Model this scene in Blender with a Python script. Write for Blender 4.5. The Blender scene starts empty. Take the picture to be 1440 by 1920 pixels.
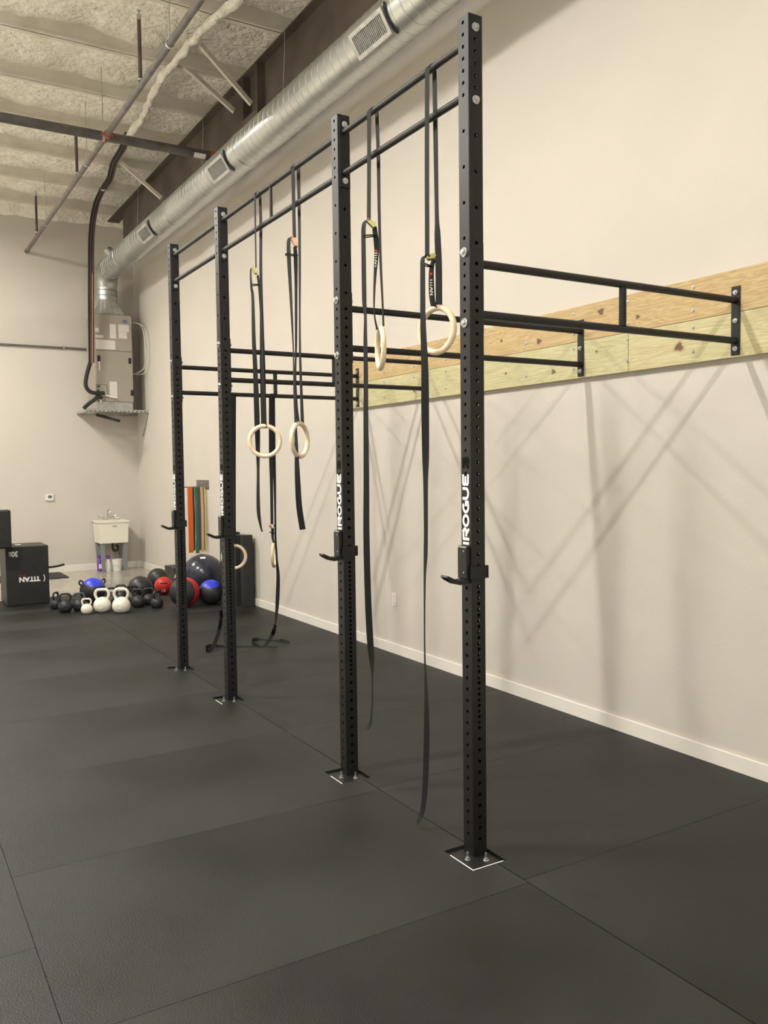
import bpy, math, random
from mathutils import Vector, Matrix, noise
random.seed(7)
C = bpy.context.scene.collection
S = bpy.context.scene

# ------------------------------------------------------------------ camera, world, lights, exposure
FPX = 1590.71
CAMP = Vector((-2.2832, -3.0318, 1.7593)); YAW, PIT, ROL = 0.54076, -0.05262, -0.01198
_F = Vector((math.sin(YAW)*math.cos(PIT), math.cos(YAW)*math.cos(PIT), math.sin(PIT)))
_R = Vector((math.cos(YAW), -math.sin(YAW), 0)); _U = _R.cross(_F)
CR = _R*math.cos(ROL)+_U*math.sin(ROL); CU = -_R*math.sin(ROL)+_U*math.cos(ROL)
cd = bpy.data.cameras.new('camera'); cam = bpy.data.objects.new('camera', cd); C.objects.link(cam)
cd.sensor_fit = 'VERTICAL'; cd.sensor_height = 36; cd.lens = FPX/1920*36; cd.clip_end = 100
cam.matrix_world = Matrix(((CR.x, CU.x, -_F.x, CAMP.x), (CR.y, CU.y, -_F.y, CAMP.y), (CR.z, CU.z, -_F.z, CAMP.z), (0, 0, 0, 1)))
S.camera = cam
S.view_settings.view_transform = 'Standard'; S.view_settings.look = 'None'
S.view_settings.gamma = 1; S.view_settings.use_curve_mapping = False
S.view_settings.exposure = -0.03
wd = bpy.data.worlds.new('world'); S.world = wd; wd.use_nodes = True
bg = wd.node_tree.nodes['Background']; bg.inputs[0].default_value = (1.0, 0.955, 0.87, 1); bg.inputs[1].default_value = 0.5
LAMP_W = 270; LAMP_Z = 5.8
LAMPS = [(-2.75, -3.05), (-2.35, 1.5), (-3.1, 5.3), (-2.6, 9.6), (-7.6, -3.0), (-7.6, 1.4), (-7.6, 5.4), (-7.6, 9.6)]
for lx, ly in LAMPS:
    ld = bpy.data.lights.new('lamp', 'AREA'); ld.shape = 'RECTANGLE'; ld.size = 1.2; ld.size_y = 0.14; ld.energy = LAMP_W*(1 if lx > -5 else 2.3); ld.spread = math.radians(180 if lx > -5 else 95)
    ld.color = (1.0, 0.955, 0.885)
    lo = bpy.data.objects.new('lamp', ld); lo.location = (lx, ly, LAMP_Z); C.objects.link(lo)
    pd = bpy.data.lights.new('ceiling_fill', 'POINT'); pd.energy = 10; pd.shadow_soft_size = 0.12; pd.color = (1.0, 0.95, 0.86)  # bare point light added below each lamp to brighten the ceiling
    po = bpy.data.objects.new('ceiling_fill', pd); po.location = (lx, ly, LAMP_Z-.38); C.objects.link(po)

# pixel (1440x1920) -> point on an axis plane
def ray(u, v): return _F + CR*((u-720)/FPX) + CU*((960-v)/FPX)
def at(u, v, ax, val):
    d = ray(u, v); t = (val-CAMP[ax])/d[ax]; return CAMP+d*t

# ------------------------------------------------------------------ materials
def mat(name, col, rough=0.6, metal=0.0, spec=0.5, coat=0.0):
    m = bpy.data.materials.new(name); m.use_nodes = True
    b = m.node_tree.nodes['Principled BSDF']
    b.inputs['Base Color'].default_value = (*col, 1); b.inputs['Roughness'].default_value = rough
    b.inputs['Metallic'].default_value = metal; b.inputs['Specular IOR Level'].default_value = spec
    b.inputs['Coat Weight'].default_value = coat
    return m
def noisy(name, c1, c2, scale=5, rough=0.6, metal=0.0, bump=0.0, bscale=None, stretch=(1, 1, 1), detail=6, spec=0.5, lo=0.35, hi=0.65, dist=0.01, rr=None):
    m = mat(name, c1, rough, metal, spec); nt = m.node_tree; N = nt.nodes; L = nt.links; b = N['Principled BSDF']
    tc = N.new('ShaderNodeTexCoord'); mp = N.new('ShaderNodeMapping'); mp.inputs['Scale'].default_value = stretch
    L.new(tc.outputs['Object'], mp.inputs[0])
    n = N.new('ShaderNodeTexNoise'); n.inputs['Scale'].default_value = scale; n.inputs['Detail'].default_value = detail
    L.new(mp.outputs[0], n.inputs['Vector'])
    r = N.new('ShaderNodeValToRGB'); r.color_ramp.elements[0].position = lo; r.color_ramp.elements[1].position = hi
    r.color_ramp.elements[0].color = (*c1, 1); r.color_ramp.elements[1].color = (*c2, 1)
    L.new(n.outputs['Fac'], r.inputs[0]); L.new(r.outputs[0], b.inputs['Base Color'])
    if rr:
        q = N.new('ShaderNodeMapRange'); q.inputs['To Min'].default_value = rr[0]; q.inputs['To Max'].default_value = rr[1]
        q.inputs['From Min'].default_value = lo; q.inputs['From Max'].default_value = hi
        L.new(n.outputs['Fac'], q.inputs['Value']); L.new(q.outputs[0], b.inputs['Roughness'])
    if bump:
        n2 = N.new('ShaderNodeTexNoise'); n2.inputs['Scale'].default_value = bscale or scale*4; n2.inputs['Detail'].default_value = 4
        L.new(mp.outputs[0], n2.inputs['Vector'])
        bp = N.new('ShaderNodeBump'); bp.inputs['Strength'].default_value = bump; bp.inputs['Distance'].default_value = dist
        L.new(n2.outputs['Fac'], bp.inputs['Height']); L.new(bp.outputs[0], b.inputs['Normal'])
    return m
M = {}
M['wall'] = noisy('wall_paint', (0.60, 0.56, 0.505), (0.62, 0.58, 0.52), 1.5, 0.75, bump=0.08, bscale=60, spec=0.25)
M['white'] = mat('white_trim', (0.80, 0.77, 0.70), 0.4)
M['concrete'] = noisy('sealed_concrete', (0.34, 0.32, 0.26), (0.44, 0.41, 0.34), 1.2, 0.22, rr=(0.12, 0.3))
M['rubber'] = noisy('rubber_mat', (0.0055, 0.0054, 0.0051), (0.0215, 0.021, 0.0195), 0.8, 0.5, bump=0.5, bscale=150, rr=(0.44, 0.62), dist=0.004, detail=8, spec=0.36)
M['steel'] = noisy('black_powder_coat', (0.0075, 0.0075, 0.0072), (0.010, 0.010, 0.0095), 30, 0.45, bump=0.15, bscale=400, dist=0.001, spec=0.42)
M['hole'] = mat('dark_inside', (0.006, 0.006, 0.006), 0.9)
M['zinc'] = noisy('zinc_plated', (0.55, 0.57, 0.58), (0.75, 0.76, 0.76), 60, 0.3, 0.9)
M['galv'] = noisy('galvanized_sheet', (0.49, 0.51, 0.50), (0.56, 0.58, 0.56), 2.5, 0.33, 0.95, rr=(0.33, 0.38), stretch=(1, 1, 1))
M['galvdull'] = noisy('galvanized_strut', (0.42, 0.42, 0.40), (0.55, 0.55, 0.52), 20, 0.5, 0.6)
M['purlin'] = noisy('dusty_purlin', (0.58, 0.54, 0.46), (0.70, 0.66, 0.58), 3, 0.7)
M['foam'] = noisy('spray_foam', (0.74, 0.70, 0.61), (0.90, 0.87, 0.79), 5, 0.9, bump=0.9, bscale=14, dist=0.06, detail=8)
M['beam'] = noisy('brown_primed_steel', (0.065, 0.05, 0.040), (0.115, 0.095, 0.078), 2.2, 0.6, spec=0.3)
M['pipe'] = noisy('sprinkler_pipe', (0.055, 0.05, 0.045), (0.10, 0.09, 0.08), 8, 0.5)
M['pipegrey'] = noisy('grey_pipe', (0.10, 0.09, 0.085), (0.16, 0.145, 0.13), 8, 0.5)
M['red'] = mat('red_coupling', (0.35, 0.07, 0.035), 0.5)
M['label'] = noisy('paper_label', (0.62, 0.60, 0.55), (0.75, 0.73, 0.68), 60, 0.6)
M['whitelogo'] = mat('white_print', (0.85, 0.85, 0.83), 0.5)
M['blackgloss'] = mat('black_gloss_print', (0.002, 0.002, 0.002), 0.6, spec=0.1)
M['ahu'] = noisy('beige_grey_enamel', (0.34, 0.31, 0.26), (0.36, 0.33, 0.28), 3, 0.45)
M['ahud'] = mat('black_slot', (0.012, 0.012, 0.012), 0.6)
M['blue'] = mat('blue_badge', (0.03, 0.05, 0.30), 0.35)
M['insul'] = mat('black_pipe_insulation', (0.02, 0.02, 0.02), 0.75)
M['brown'] = mat('dark_reddish_tubing', (0.06, 0.035, 0.028), 0.5)
M['copper'] = mat('copper_tube', (0.45, 0.22, 0.13), 0.35, 0.7)
M['ringwood'] = noisy('birch_ring', (0.72, 0.58, 0.40), (0.80, 0.67, 0.49), 6, 0.42, stretch=(1, 1, 4))
M['web'] = noisy('black_webbing', (0.006, 0.006, 0.006), (0.011, 0.0105, 0.0105), 200, 0.8, bump=0.3, bscale=500, dist=0.001, spec=0.3)
M['brass'] = mat('yellow_zinc_buckle', (0.38, 0.34, 0.13), 0.4, 0.7)
M['copperb'] = mat('copper_tone_buckle', (0.52, 0.27, 0.16), 0.38, 0.6)
M['plyo'] = noisy('black_vinyl', (0.014, 0.014, 0.013), (0.020, 0.020, 0.018), 12, 0.48)
M['kbblack'] = noisy('black_cast_iron', (0.014, 0.014, 0.015), (0.024, 0.024, 0.026), 30, 0.5, bump=0.2, bscale=120, dist=0.002)
M['kbblue'] = noisy('slate_painted_handle', (0.05, 0.06, 0.085), (0.08, 0.09, 0.12), 20, 0.45)
M['kbwhite'] = noisy('white_painted_iron', (0.74, 0.71, 0.62), (0.80, 0.77, 0.68), 10, 0.42)
M['rubball'] = noisy('matte_black_ball', (0.018, 0.018, 0.019), (0.03, 0.03, 0.031), 20, 0.42)
M['bluepanel'] = mat('bright_blue_panel', (0.03, 0.05, 0.62), 0.38)
M['redpanel'] = mat('red_panel', (0.50, 0.022, 0.022), 0.45)
M['navy'] = mat('slate_navy_vinyl', (0.032, 0.034, 0.052), 0.22)
M['foamroll'] = noisy('black_rubber_slab', (0.018, 0.018, 0.017), (0.028, 0.028, 0.026), 8, 0.6)
M['sink'] = mat('white_sink_plastic', (0.82, 0.79, 0.68), 0.35)
M['greyleg'] = mat('grey_steel_leg', (0.22, 0.23, 0.24), 0.5)
M['chrome'] = mat('chrome', (0.75, 0.73, 0.70), 0.15, 1.0)
M['purple'] = mat('purple_plastic', (0.16, 0.06, 0.36), 0.4)
M['whiteplastic'] = mat('white_plastic', (0.80, 0.79, 0.75), 0.35)
M['screen'] = mat('grey_lcd', (0.12, 0.14, 0.12), 0.3)
M['yellow'] = mat('amber_yellow_plastic', (0.75, 0.40, 0.05), 0.4)
M['rack'] = mat('grey_rack_steel', (0.16, 0.15, 0.14), 0.45, 0.4)
M['slot'] = mat('outlet_slot', (0.16, 0.15, 0.13), 0.6)
for n, c in dict(b_orange=(0.80, 0.16, 0.02), b_green=(0.02, 0.20, 0.05), b_navy=(0.02, 0.03, 0.10), b_purple=(0.09, 0.05, 0.13), b_yellow=(0.68, 0.50, 0.18), b_cream=(0.60, 0.48, 0.26), b_black=(0.03, 0.03, 0.03)).items():
    M[n] = mat('latex_'+n[2:], c, 0.5)
em = mat('lamp_lens', (0.9, 0.9, 0.85), 0.5); em.node_tree.nodes['Principled BSDF'].inputs['Emission Color'].default_value = (1, 0.92, 0.78, 1)
em.node_tree.nodes['Principled BSDF'].inputs['Emission Strength'].default_value = 6; M['lens'] = em
def wood(name, c1, c2, cd_, seed):
    m = mat(name, c1, 0.6, spec=0.3); nt = m.node_tree; N = nt.nodes; L = nt.links; b = N['Principled BSDF']
    tc = N.new('ShaderNodeTexCoord'); mp = N.new('ShaderNodeMapping'); mp.inputs['Scale'].default_value = (1, 0.9, 9); mp.inputs['Location'].default_value = (seed, seed, seed)
    L.new(tc.outputs['Object'], mp.inputs[0])
    n = N.new('ShaderNodeTexNoise'); n.inputs['Scale'].default_value = 1.6; n.inputs['Detail'].default_value = 3; n.inputs['Distortion'].default_value = 1.2
    L.new(mp.outputs[0], n.inputs['Vector'])
    mu = N.new('ShaderNodeMath'); mu.operation = 'MULTIPLY'; mu.inputs[1].default_value = 16; L.new(n.outputs['Fac'], mu.inputs[0])
    fr = N.new('ShaderNodeMath'); fr.operation = 'PINGPONG'; fr.inputs[1].default_value = 1; L.new(mu.outputs[0], fr.inputs[0])
    r = N.new('ShaderNodeValToRGB'); r.color_ramp.elements[0].position = 0.0; r.color_ramp.elements[1].position = 1.0
    r.color_ramp.elements[0].color = (*c1, 1); r.color_ramp.elements[1].color = (*c2, 1)
    L.new(fr.outputs[0], r.inputs[0])
    mp2 = N.new('ShaderNodeMapping'); mp2.inputs['Scale'].default_value = (1, 2, 60); L.new(tc.outputs['Object'], mp2.inputs[0])
    n2 = N.new('ShaderNodeTexNoise'); n2.inputs['Scale'].default_value = 2; n2.inputs['Detail'].default_value = 3; L.new(mp2.outputs[0], n2.inputs['Vector'])
    r2 = N.new('ShaderNodeValToRGB'); r2.color_ramp.elements[0].position = 0.3; r2.color_ramp.elements[1].position = 0.62
    r2.color_ramp.elements[0].color = (*cd_, 1); r2.color_ramp.elements[1].color = (1, 1, 1, 1); L.new(n2.outputs['Fac'], r2.inputs[0])
    mx = N.new('ShaderNodeMix'); mx.data_type = 'RGBA'; mx.blend_type = 'MULTIPLY'; mx.inputs[0].default_value = 1
    L.new(r.outputs[0], mx.inputs[6]); L.new(r2.outputs[0], mx.inputs[7]); L.new(mx.outputs[2], b.inputs['Base Color'])
    return m
M['woodtop'] = wood('tan_pine', (0.60, 0.46, 0.26), (0.49, 0.35, 0.17), (0.84, 0.80, 0.72), 1.3)
M['woodlow'] = wood('greenish_treated_pine', (0.61, 0.57, 0.36), (0.50, 0.46, 0.26), (0.88, 0.86, 0.76), 7.7)
M['woodlow2'] = wood('greenish_treated_pine_near', (0.62, 0.57, 0.36), (0.52, 0.46, 0.26), (0.88, 0.86, 0.76), 3.1)
M['knot'] = mat('dark_knot', (0.15, 0.095, 0.05), 0.7)
M['knotr'] = mat('knot_rim', (0.46, 0.33, 0.17), 0.7)

# ------------------------------------------------------------------ mesh builder
def perp(d):
    a = Vector((0, 0, 1)) if abs(d.z) < 0.9 else Vector((1, 0, 0))
    x = d.cross(a).normalized(); return x, d.cross(x).normalized()
class MB:
    def __init__(s): s.v = []; s.f = []; s.mi = []; s.cur = 0
    def add(s, vs, fs):
        o = len(s.v); s.v += [tuple(p) for p in vs]; s.f += [tuple(i+o for i in f) for f in fs]; s.mi += [s.cur]*len(fs); return s
    def box(s, a, b, bev=0.0, mtx=None):
        x0, y0, z0 = a; x1, y1, z1 = b
        if bev <= 0:
            vs = [(x, y, z) for x in (x0, x1) for y in (y0, y1) for z in (z0, z1)]
            fs = [(0, 1, 3, 2), (4, 6, 7, 5), (0, 4, 5, 1), (2, 3, 7, 6), (0, 2, 6, 4), (1, 5, 7, 3)]
        else:
            import bmesh
            bm = bmesh.new(); bmesh.ops.create_cube(bm, size=1)
            for q in bm.verts: q.co = Vector(((x0+x1)/2+q.co.x*(x1-x0), (y0+y1)/2+q.co.y*(y1-y0), (z0+z1)/2+q.co.z*(z1-z0)))
            bmesh.ops.bevel(bm, geom=list(bm.edges), offset=bev, segments=2, affect='EDGES', profile=0.6)
            bm.verts.index_update(); vs = [q.co.copy() for q in bm.verts]; fs = [tuple(q.index for q in f.verts) for f in bm.faces]; bm.free()
        if mtx: vs = [mtx @ Vector(q) for q in vs]
        return s.add(vs, fs)
    def cyl(s, p0, p1, r, n=16, r2=None, cap=True):
        p0 = Vector(p0); p1 = Vector(p1); d = (p1-p0).normalized(); x, y = perp(d); r2 = r if r2 is None else r2
        vs = []
        for p, rr in ((p0, r), (p1, r2)):
            for i in range(n):
                a = 2*math.pi*i/n; vs.append(p+x*math.cos(a)*rr+y*math.sin(a)*rr)
        fs = [(i, i+n, (i+1) % n+n, (i+1) % n) for i in range(n)]
        if cap: fs += [tuple(range(n)), tuple(range(2*n-1, n-1, -1))]
        return s.add(vs, fs)
    def tube(s, pts, r, n=10, smooth=0, closed=False):
        pts = [Vector(p) for p in pts]
        if smooth: pts = spline(pts, smooth, closed)
        m = len(pts); rs = r if isinstance(r, (list, tuple)) else None
        vs = []; X = None
        for k, p in enumerate(pts):
            if closed: d = (pts[(k+1) % m]-pts[k-1]).normalized()
            else: d = (pts[min(k+1, m-1)]-pts[max(k-1, 0)]).normalized()
            if X is None: X, Y = perp(d)
            else: X = (X-d*X.dot(d)).normalized(); Y = d.cross(X).normalized()
            rr = r if rs is None else rs[0]+(rs[1]-rs[0])*k/(m-1)
            for i in range(n):
                a = 2*math.pi*i/n; vs.append(p+X*math.cos(a)*rr+Y*math.sin(a)*rr)
        fs = []
        for k in range(m if closed else m-1):
            k2 = (k+1) % m
            for i in range(n): fs.append((k*n+i, k*n+(i+1) % n, k2*n+(i+1) % n, k2*n+i))
        if not closed: fs += [tuple(range(n-1, -1, -1)), tuple((m-1)*n+i for i in range(n))]
        return s.add(vs, fs)
    def lathe(s, prof, c=(0, 0, 0), n=28, ax=None, mats=None):
        c = Vector(c); d = Vector(ax).normalized() if ax else Vector((0, 0, 1)); x, y = perp(d)
        vs = []
        for (r, z) in prof:
            for i in range(n):
                a = 2*math.pi*i/n; vs.append(c+d*z+(x*math.cos(a)+y*math.sin(a))*max(r, 1e-5))
        o = len(s.v); s.v += [tuple(p) for p in vs]
        for k in range(len(prof)-1):
            for i in range(n):
                s.f.append((o+k*n+i, o+k*n+(i+1) % n, o+(k+1)*n+(i+1) % n, o+(k+1)*n+i)); s.mi.append(mats[k] if mats else s.cur)
        return s
    def sphere(s, c, r, n=32, k=18, ax=None, matf=None, squash=1.0):
        pr = [(r*math.cos(-math.pi/2+math.pi*i/k), r*squash*math.sin(-math.pi/2+math.pi*i/k)) for i in range(k+1)]
        ms = [matf(math.degrees(-math.pi/2+math.pi*(i+.5)/k)) for i in range(k)] if matf else None
        return s.lathe(pr, c, n, ax, ms)
    def prism(s, poly, a, b):
        # poly: list of 3D points, extruded from offset a to offset b (vectors)
        a = Vector(a); b = Vector(b); n = len(poly)
        vs = [Vector(p)+a for p in poly]+[Vector(p)+b for p in poly]
        return s.add(vs, [tuple(range(n-1, -1, -1)), tuple(range(n, 2*n))]+[(i, (i+1) % n, (i+1) % n+n, i+n) for i in range(n)])
    def build(s, name, m, parent=None, smooth=False, loc=None):
        me = bpy.data.meshes.new(name); me.from_pydata(s.v, [], s.f); 
        for q in (m if isinstance(m, (list, tuple)) else [m]): me.materials.append(q)
        me.polygons.foreach_set('material_index', s.mi)
        import bmesh
        bm = bmesh.new(); bm.from_mesh(me); bmesh.ops.recalc_face_normals(bm, faces=bm.faces); bm.to_mesh(me); bm.free()
        if smooth:
            me.polygons.foreach_set('use_smooth', [True]*len(me.polygons))
            try: me.set_sharp_from_angle(angle=math.radians(40))
            except Exception: pass
        me.update()
        o = bpy.data.objects.new(name, me); C.objects.link(o)
        if parent: o.parent = parent
        if loc: o.location = loc
        return o
def spline(P, k, closed=False):
    out = []; n = len(P)
    rng = range(n) if closed else range(n-1)
    for i in rng:
        g = (lambda j: P[j % n]) if closed else (lambda j: P[max(0, min(n-1, j))])
        a, b, c, d = g(i-1), g(i), g(i+1), g(i+2)
        for t in range(k):
            t = t/k; out.append(0.5*((2*b)+(c-a)*t+(2*a-5*b+4*c-d)*t*t+(3*b-a-3*c+d)*t**3))
    if not closed: out.append(P[-1])
    return out
def tag(o, label=None, cat=None, group=None, kind=None):
    if label: o['label'] = label
    if cat: o['category'] = cat
    if group: o['group'] = group
    if kind: o['kind'] = kind
    return o
def thing(name, label, cat, loc=(0, 0, 0), rz=0, group=None):
    o = bpy.data.objects.new(name, None); C.objects.link(o); o.location = loc; o.rotation_euler = (0, 0, rz)
    o.empty_display_size = 0.1
    return tag(o, label, cat, group)
def copy_tree(o, parent=None):
    c = o.copy(); C.objects.link(c)
    if parent: c.parent = parent
    for ch in list(o.children): copy_tree(ch, c)
    return c
def struct(name, mb, m, smooth=False): return tag(mb.build(name, m, smooth=smooth), kind='structure')

H = .0381
WX = 1.845          # face of the right wall
YB = 12.5           # face of the back wall
MT = .019           # top of the rubber mats
PY = [0.0, 1.1914, 3.0749, 4.2491]
PH = 3.6927
ZB, ZB2 = 2.692, 2.387       # bolts of the wall arms
ZT, ZT2 = 3.6395, 3.335      # bolts of the pull-up bars

# ------------------------------------------------------------------ shell
struct('floor', MB().box((-11, -7, -.1), (WX+.1, YB+.1, 0)), M['concrete'])
struct('wall_right', MB().box((WX, -7, 0), (WX+.15, YB+.15, 6.5)), M['wall'])
struct('wall_back', MB().box((-11, YB, 0), (WX+.15, YB+.15, 6.5)), M['wall'])
struct('baseboard_right', MB().box((WX-.014, -7, 0), (WX, YB, .112), .004), M['white'])
struct('baseboard_back', MB().box((-11, YB-.014, 0), (WX-.014, YB, .112), .004), M['white'])

# ceiling: sprayed foam between purlins
PUR = [-3.5, -2.3, -1.1, 0.1, 1.3, 2.5, 3.72, 4.93, 6.12, 7.24, 8.32, 9.48, 10.66, 11.87]
fm = MB(); nx, ny = 150, 250; x0, x1, y0, y1 = -5.5, WX, -4.5, YB
vs = []
for j in range(ny+1):
    y = y0+(y1-y0)*j/ny; dmin = min(abs(y-p-.06) for p in PUR)
    for i in range(nx+1):
        x = x0+(x1-x0)*i/nx
        q = noise.noise(Vector((x*2.1, y*2.1, 0)))*.5+noise.noise(Vector((x*5.5, y*5.5, 3)))*.3+noise.noise(Vector((x*13, y*13, 7)))*.16
        z = 6.29-.055*q-.05*max(0, 1-dmin/.28)*(1+1.2*noise.noise(Vector((x*1.6, y*.5, 9))))
        e = max(0, (y-(YB-.30))/.30); z -= .24*e*e*(1+.5*noise.noise(Vector((x*3, 1, 5))))
        vs.append((x, y, min(z, 6.38)))
fm.add(vs, [(j*(nx+1)+i, (j+1)*(nx+1)+i, (j+1)*(nx+1)+i+1, j*(nx+1)+i+1) for j in range(ny) for i in range(nx)])
struct('ceiling', fm, M['foam'], True)
struct('ceiling_deck', MB().box((-11, -7, 6.42), (WX, YB, 6.5)), M['foam'])
for k, y in enumerate(PUR):
    p = MB().box((-10.5, y, 6.1), (WX-.005, y+.012, 6.36)).box((-10.5, y, 6.1), (WX-.005, y+.07, 6.11)).box((-10.5, y-.022, 6.1), (WX-.005, y, 6.125))
    struct('trim_%d' % (k+1), p, M['purlin'])

# steel beam along the right wall
b = thing('steel_beam', 'brown steel I-beam running under the foam ceiling along the right wall', 'beam', (1.47, 5, 5.53))
def bx(a, c): return MB().box(tuple(Vector(a)-Vector((1.47, 5, 5.53))), tuple(Vector(c)-Vector((1.47, 5, 5.53))))
tp = bx((1.37, -6, 6.085), (1.57, 12.3, 6.10)); tp.build('top_flange', M['beam'], b)
bx((1.462, -6, 5.545), (1.478, 11.6, 6.085)).build('web', M['beam'], b)
bx((1.37, -6, 5.53), (1.57, 11.6, 5.545)).build('bottom_flange', M['beam'], b)
sp = bx((1.362, 5.56, 5.45), (1.369, 6.0, 5.60)); sp.build('splice_plate', M['beam'], b)
for yy in (5.58, 5.98): bx((1.372, yy, 5.546), (1.461, yy+.012, 6.084)).build('stiffener_plate', M['beam'], b)
bb = MB()
for yy in (5.65, 5.78, 5.9): bb.cyl((1.352-1.47, yy-5, -.045), (1.365-1.47, yy-5, -.045), .014, 8)
bb.build('splice_bolt', M['galvdull'], b)
for (lab, s, e) in [('nearest diagonal brace angle from purlin to brown beam', (.749, 5.569, 6.1), (1.372, 5.752, 5.70)),
                    ('diagonal brace angle reaching the beam just beyond the splice plate', (.752, 6.10, 6.1), (1.372, 6.253, 5.80)),
                    ('farthest diagonal brace angle, beyond the black sprinkler main', (.865, 9.339, 6.1), (1.372, 9.131, 5.62))]:
    q = MB(); s = Vector(s); e = Vector(e); d = (e-s).normalized(); nrm = Vector((0, 1, 0)); up = d.cross(nrm).normalized()
    q.prism([s, s+up*.045, s+up*.045+nrm*.005, s+nrm*.005], (0, 0, 0), e-s); q.prism([s, s+nrm*.045, s+nrm*.045+up*.005, s+up*.005], (0, 0, 0), e-s)
    tag(q.build('flange_brace', M['purlin']), lab, 'brace', 'diagonal braces between purlins and beam')

# ------------------------------------------------------------------ high bay lamps (outside the frame)
for i, (lx, ly) in enumerate(LAMPS):
    t = thing('high_bay_lamp', 'long flat high bay lamp hanging crosswise from the ceiling above the open floor', 'lamp', (lx, ly, LAMP_Z+.02), 0, 'high bay lamps in two rows')
    MB().box((-.68, -.16, .02), (.68, .16, .075), .01).build('housing', M['white'], t)
    for q in (-.5, .5): MB().cyl((q, 0, .07), (q, 0, 6.1-LAMP_Z), .004, 8).build('hanger_cable', M['zinc'], t)
    MB().box((-.66, -.13, .008), (.66, .13, .019)).build('lamp_lens', M['lens'], t)

# ------------------------------------------------------------------ rubber mats
CUT = [(-.13, .05, y-.157, y+.063) for y in PY]
def mat_mesh(xa, xb, ya, yb):
    xs = {xa, xb}; ys = {ya, yb}
    cs = [c for c in CUT if c[0] < xb and c[1] > xa and c[2] < yb and c[3] > ya]
    for c in cs:
        for q in c[:2]:
            if xa < q < xb: xs.add(q)
        for q in c[2:]:
            if ya < q < yb: ys.add(q)
    xs = sorted(xs); ys = sorted(ys); m = MB()
    cx, cy = (xa+xb)/2, (ya+yb)/2
    for i in range(len(xs)-1):
        for j in range(len(ys)-1):
            mx, my = (xs[i]+xs[i+1])/2, (ys[j]+ys[j+1])/2
            if any(c[0] < mx < c[1] and c[2] < my < c[3] for c in cs): continue
            m.box((xs[i]-cx, ys[j]-cy, .0005), (xs[i+1]-cx, ys[j+1]-cy, MT))
    return m, cx, cy
ORD = ['first', 'second', 'third', 'fourth', 'fifth', 'sixth', 'seventh', 'eighth', 'ninth', 'tenth', 'eleventh']
G = .0022
for (xa, xb, ys0, cn) in [(-1.84+G, -G, -1.59, 'in the column left of the uprights'), (G, 1.83, -1.56, 'in the column along the right wall'), (-3.67+G, -1.84, -1.0, 'in the leftmost column')]:
    k = 0; ya = ys0
    while ya < 9.3:
        yb = min(ya+1.22, 9.40)
        if yb-ya < .2: break
        m, cx, cy = mat_mesh(xa, xb, ya+G, yb)
        o = m.build('rubber_floor_mat', M['rubber'], loc=(cx, cy, 0))
        tag(o, 'black rubber floor mat %s, %s from the camera' % (cn, ORD[k]), 'floor mat', 'black rubber floor mats')
        ya += 1.22; k += 1

# ------------------------------------------------------------------ uprights
def fr(a, b, st):
    out = []; z = a
    while z >= b-1e-6: out.append(z); z -= st
    return out
holes_x = fr(3.666, 3.36, .0508)+[3.209, 3.057, 2.904, 2.752]+fr(2.692, .08, .0508)
holes_y = fr(ZT, ZT2-.001, .0508)+[3.185, 3.033, 2.880, 2.728]+fr(2.640, 1.27, .0508)
holes_y += fr(1.2246, .58, .0254); holes_y += fr(holes_y[-1]-.0508, .08, .0508)
def tube_mesh(ztop, zbot):
    m = MB(); R = .0085; w = H-.004; T = .0045
    for face, hs in enumerate((holes_x, holes_x, holes_y, holes_y)):
        def P(s, z, dp):
            if face == 0: return (-H+dp, s, z)
            if face == 1: return (H-dp, s, z)
            if face == 2: return (s, -H+dp, z)
            return (s, H-dp, z)
        zs = [ztop]+[(hs[i]+hs[i+1])/2 for i in range(len(hs)-1)]+[zbot]
        for i, hz in enumerate(hs):
            za, zb = zs[i+1], zs[i]
            n = 12; inner = []; deep = []; outer = []
            for k in range(n):
                a = 2*math.pi*(k+.5)/n+math.pi/4-math.pi/n  # k=0 at 45 degrees
                inner.append(P(R*math.cos(a), hz+R*math.sin(a), 0)); deep.append(P(R*math.cos(a), hz+R*math.sin(a), T))
                ca, sa = math.cos(a), math.sin(a)
                if k % 3 == 0:
                    s_, z_ = (w if ca > 0 else -w), (zb if sa > 0 else za)
                else:
                    q = [w/abs(ca) if abs(ca) > 1e-6 else 1e9, ((zb-hz) if sa > 0 else (hz-za))/abs(sa) if abs(sa) > 1e-6 else 1e9]
                    kk = k % 12
                    if kk in (1, 2): s_, z_ = w*(0.5 if kk == 1 else -0.5), zb
                    elif kk in (7, 8): s_, z_ = w*(-0.5 if kk == 7 else 0.5), za
                    elif kk in (4, 5): s_, z_ = -w, hz+((zb-hz)*.5 if kk == 4 else -(hz-za)*.5)
                    else: s_, z_ = w, hz+(-(hz-za)*.5 if kk == 10 else (zb-hz)*.5)
                outer.append(P(s_, z_, 0))
            m.cur = 0
            m.add(inner+outer, [(k, (k+1) % n, (k+1) % n+n, k+n) for k in range(n)])
            m.add(inner+deep, [(k, (k+1) % n, (k+1) % n+n, k+n) for k in range(n)])
    # rounded corners
    for sx in (-1, 1):
        for sy in (-1, 1):
            pr = [(sx*(w+.004*math.sin(t)), sy*(w+.004*math.cos(t))) for t in [math.pi/2*i/4 for i in range(5)]]
            vs = [(x, y, z) for z in (zbot, ztop) for x, y in pr]
            m.add(vs, [(i, i+1, i+6, i+5) for i in range(4)])
    m.cur = 1
    q = H-.0048
    vs = [(x, y, z) for z in (zbot, ztop-.01) for x, y in ((-q, -q), (q, -q), (q, q), (-q, q))]
    m.cur = 0
    m.box((-H+.001, -H+.001, ztop-.004), (H-.001, H-.001, ztop-.0005))
    return m

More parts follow.
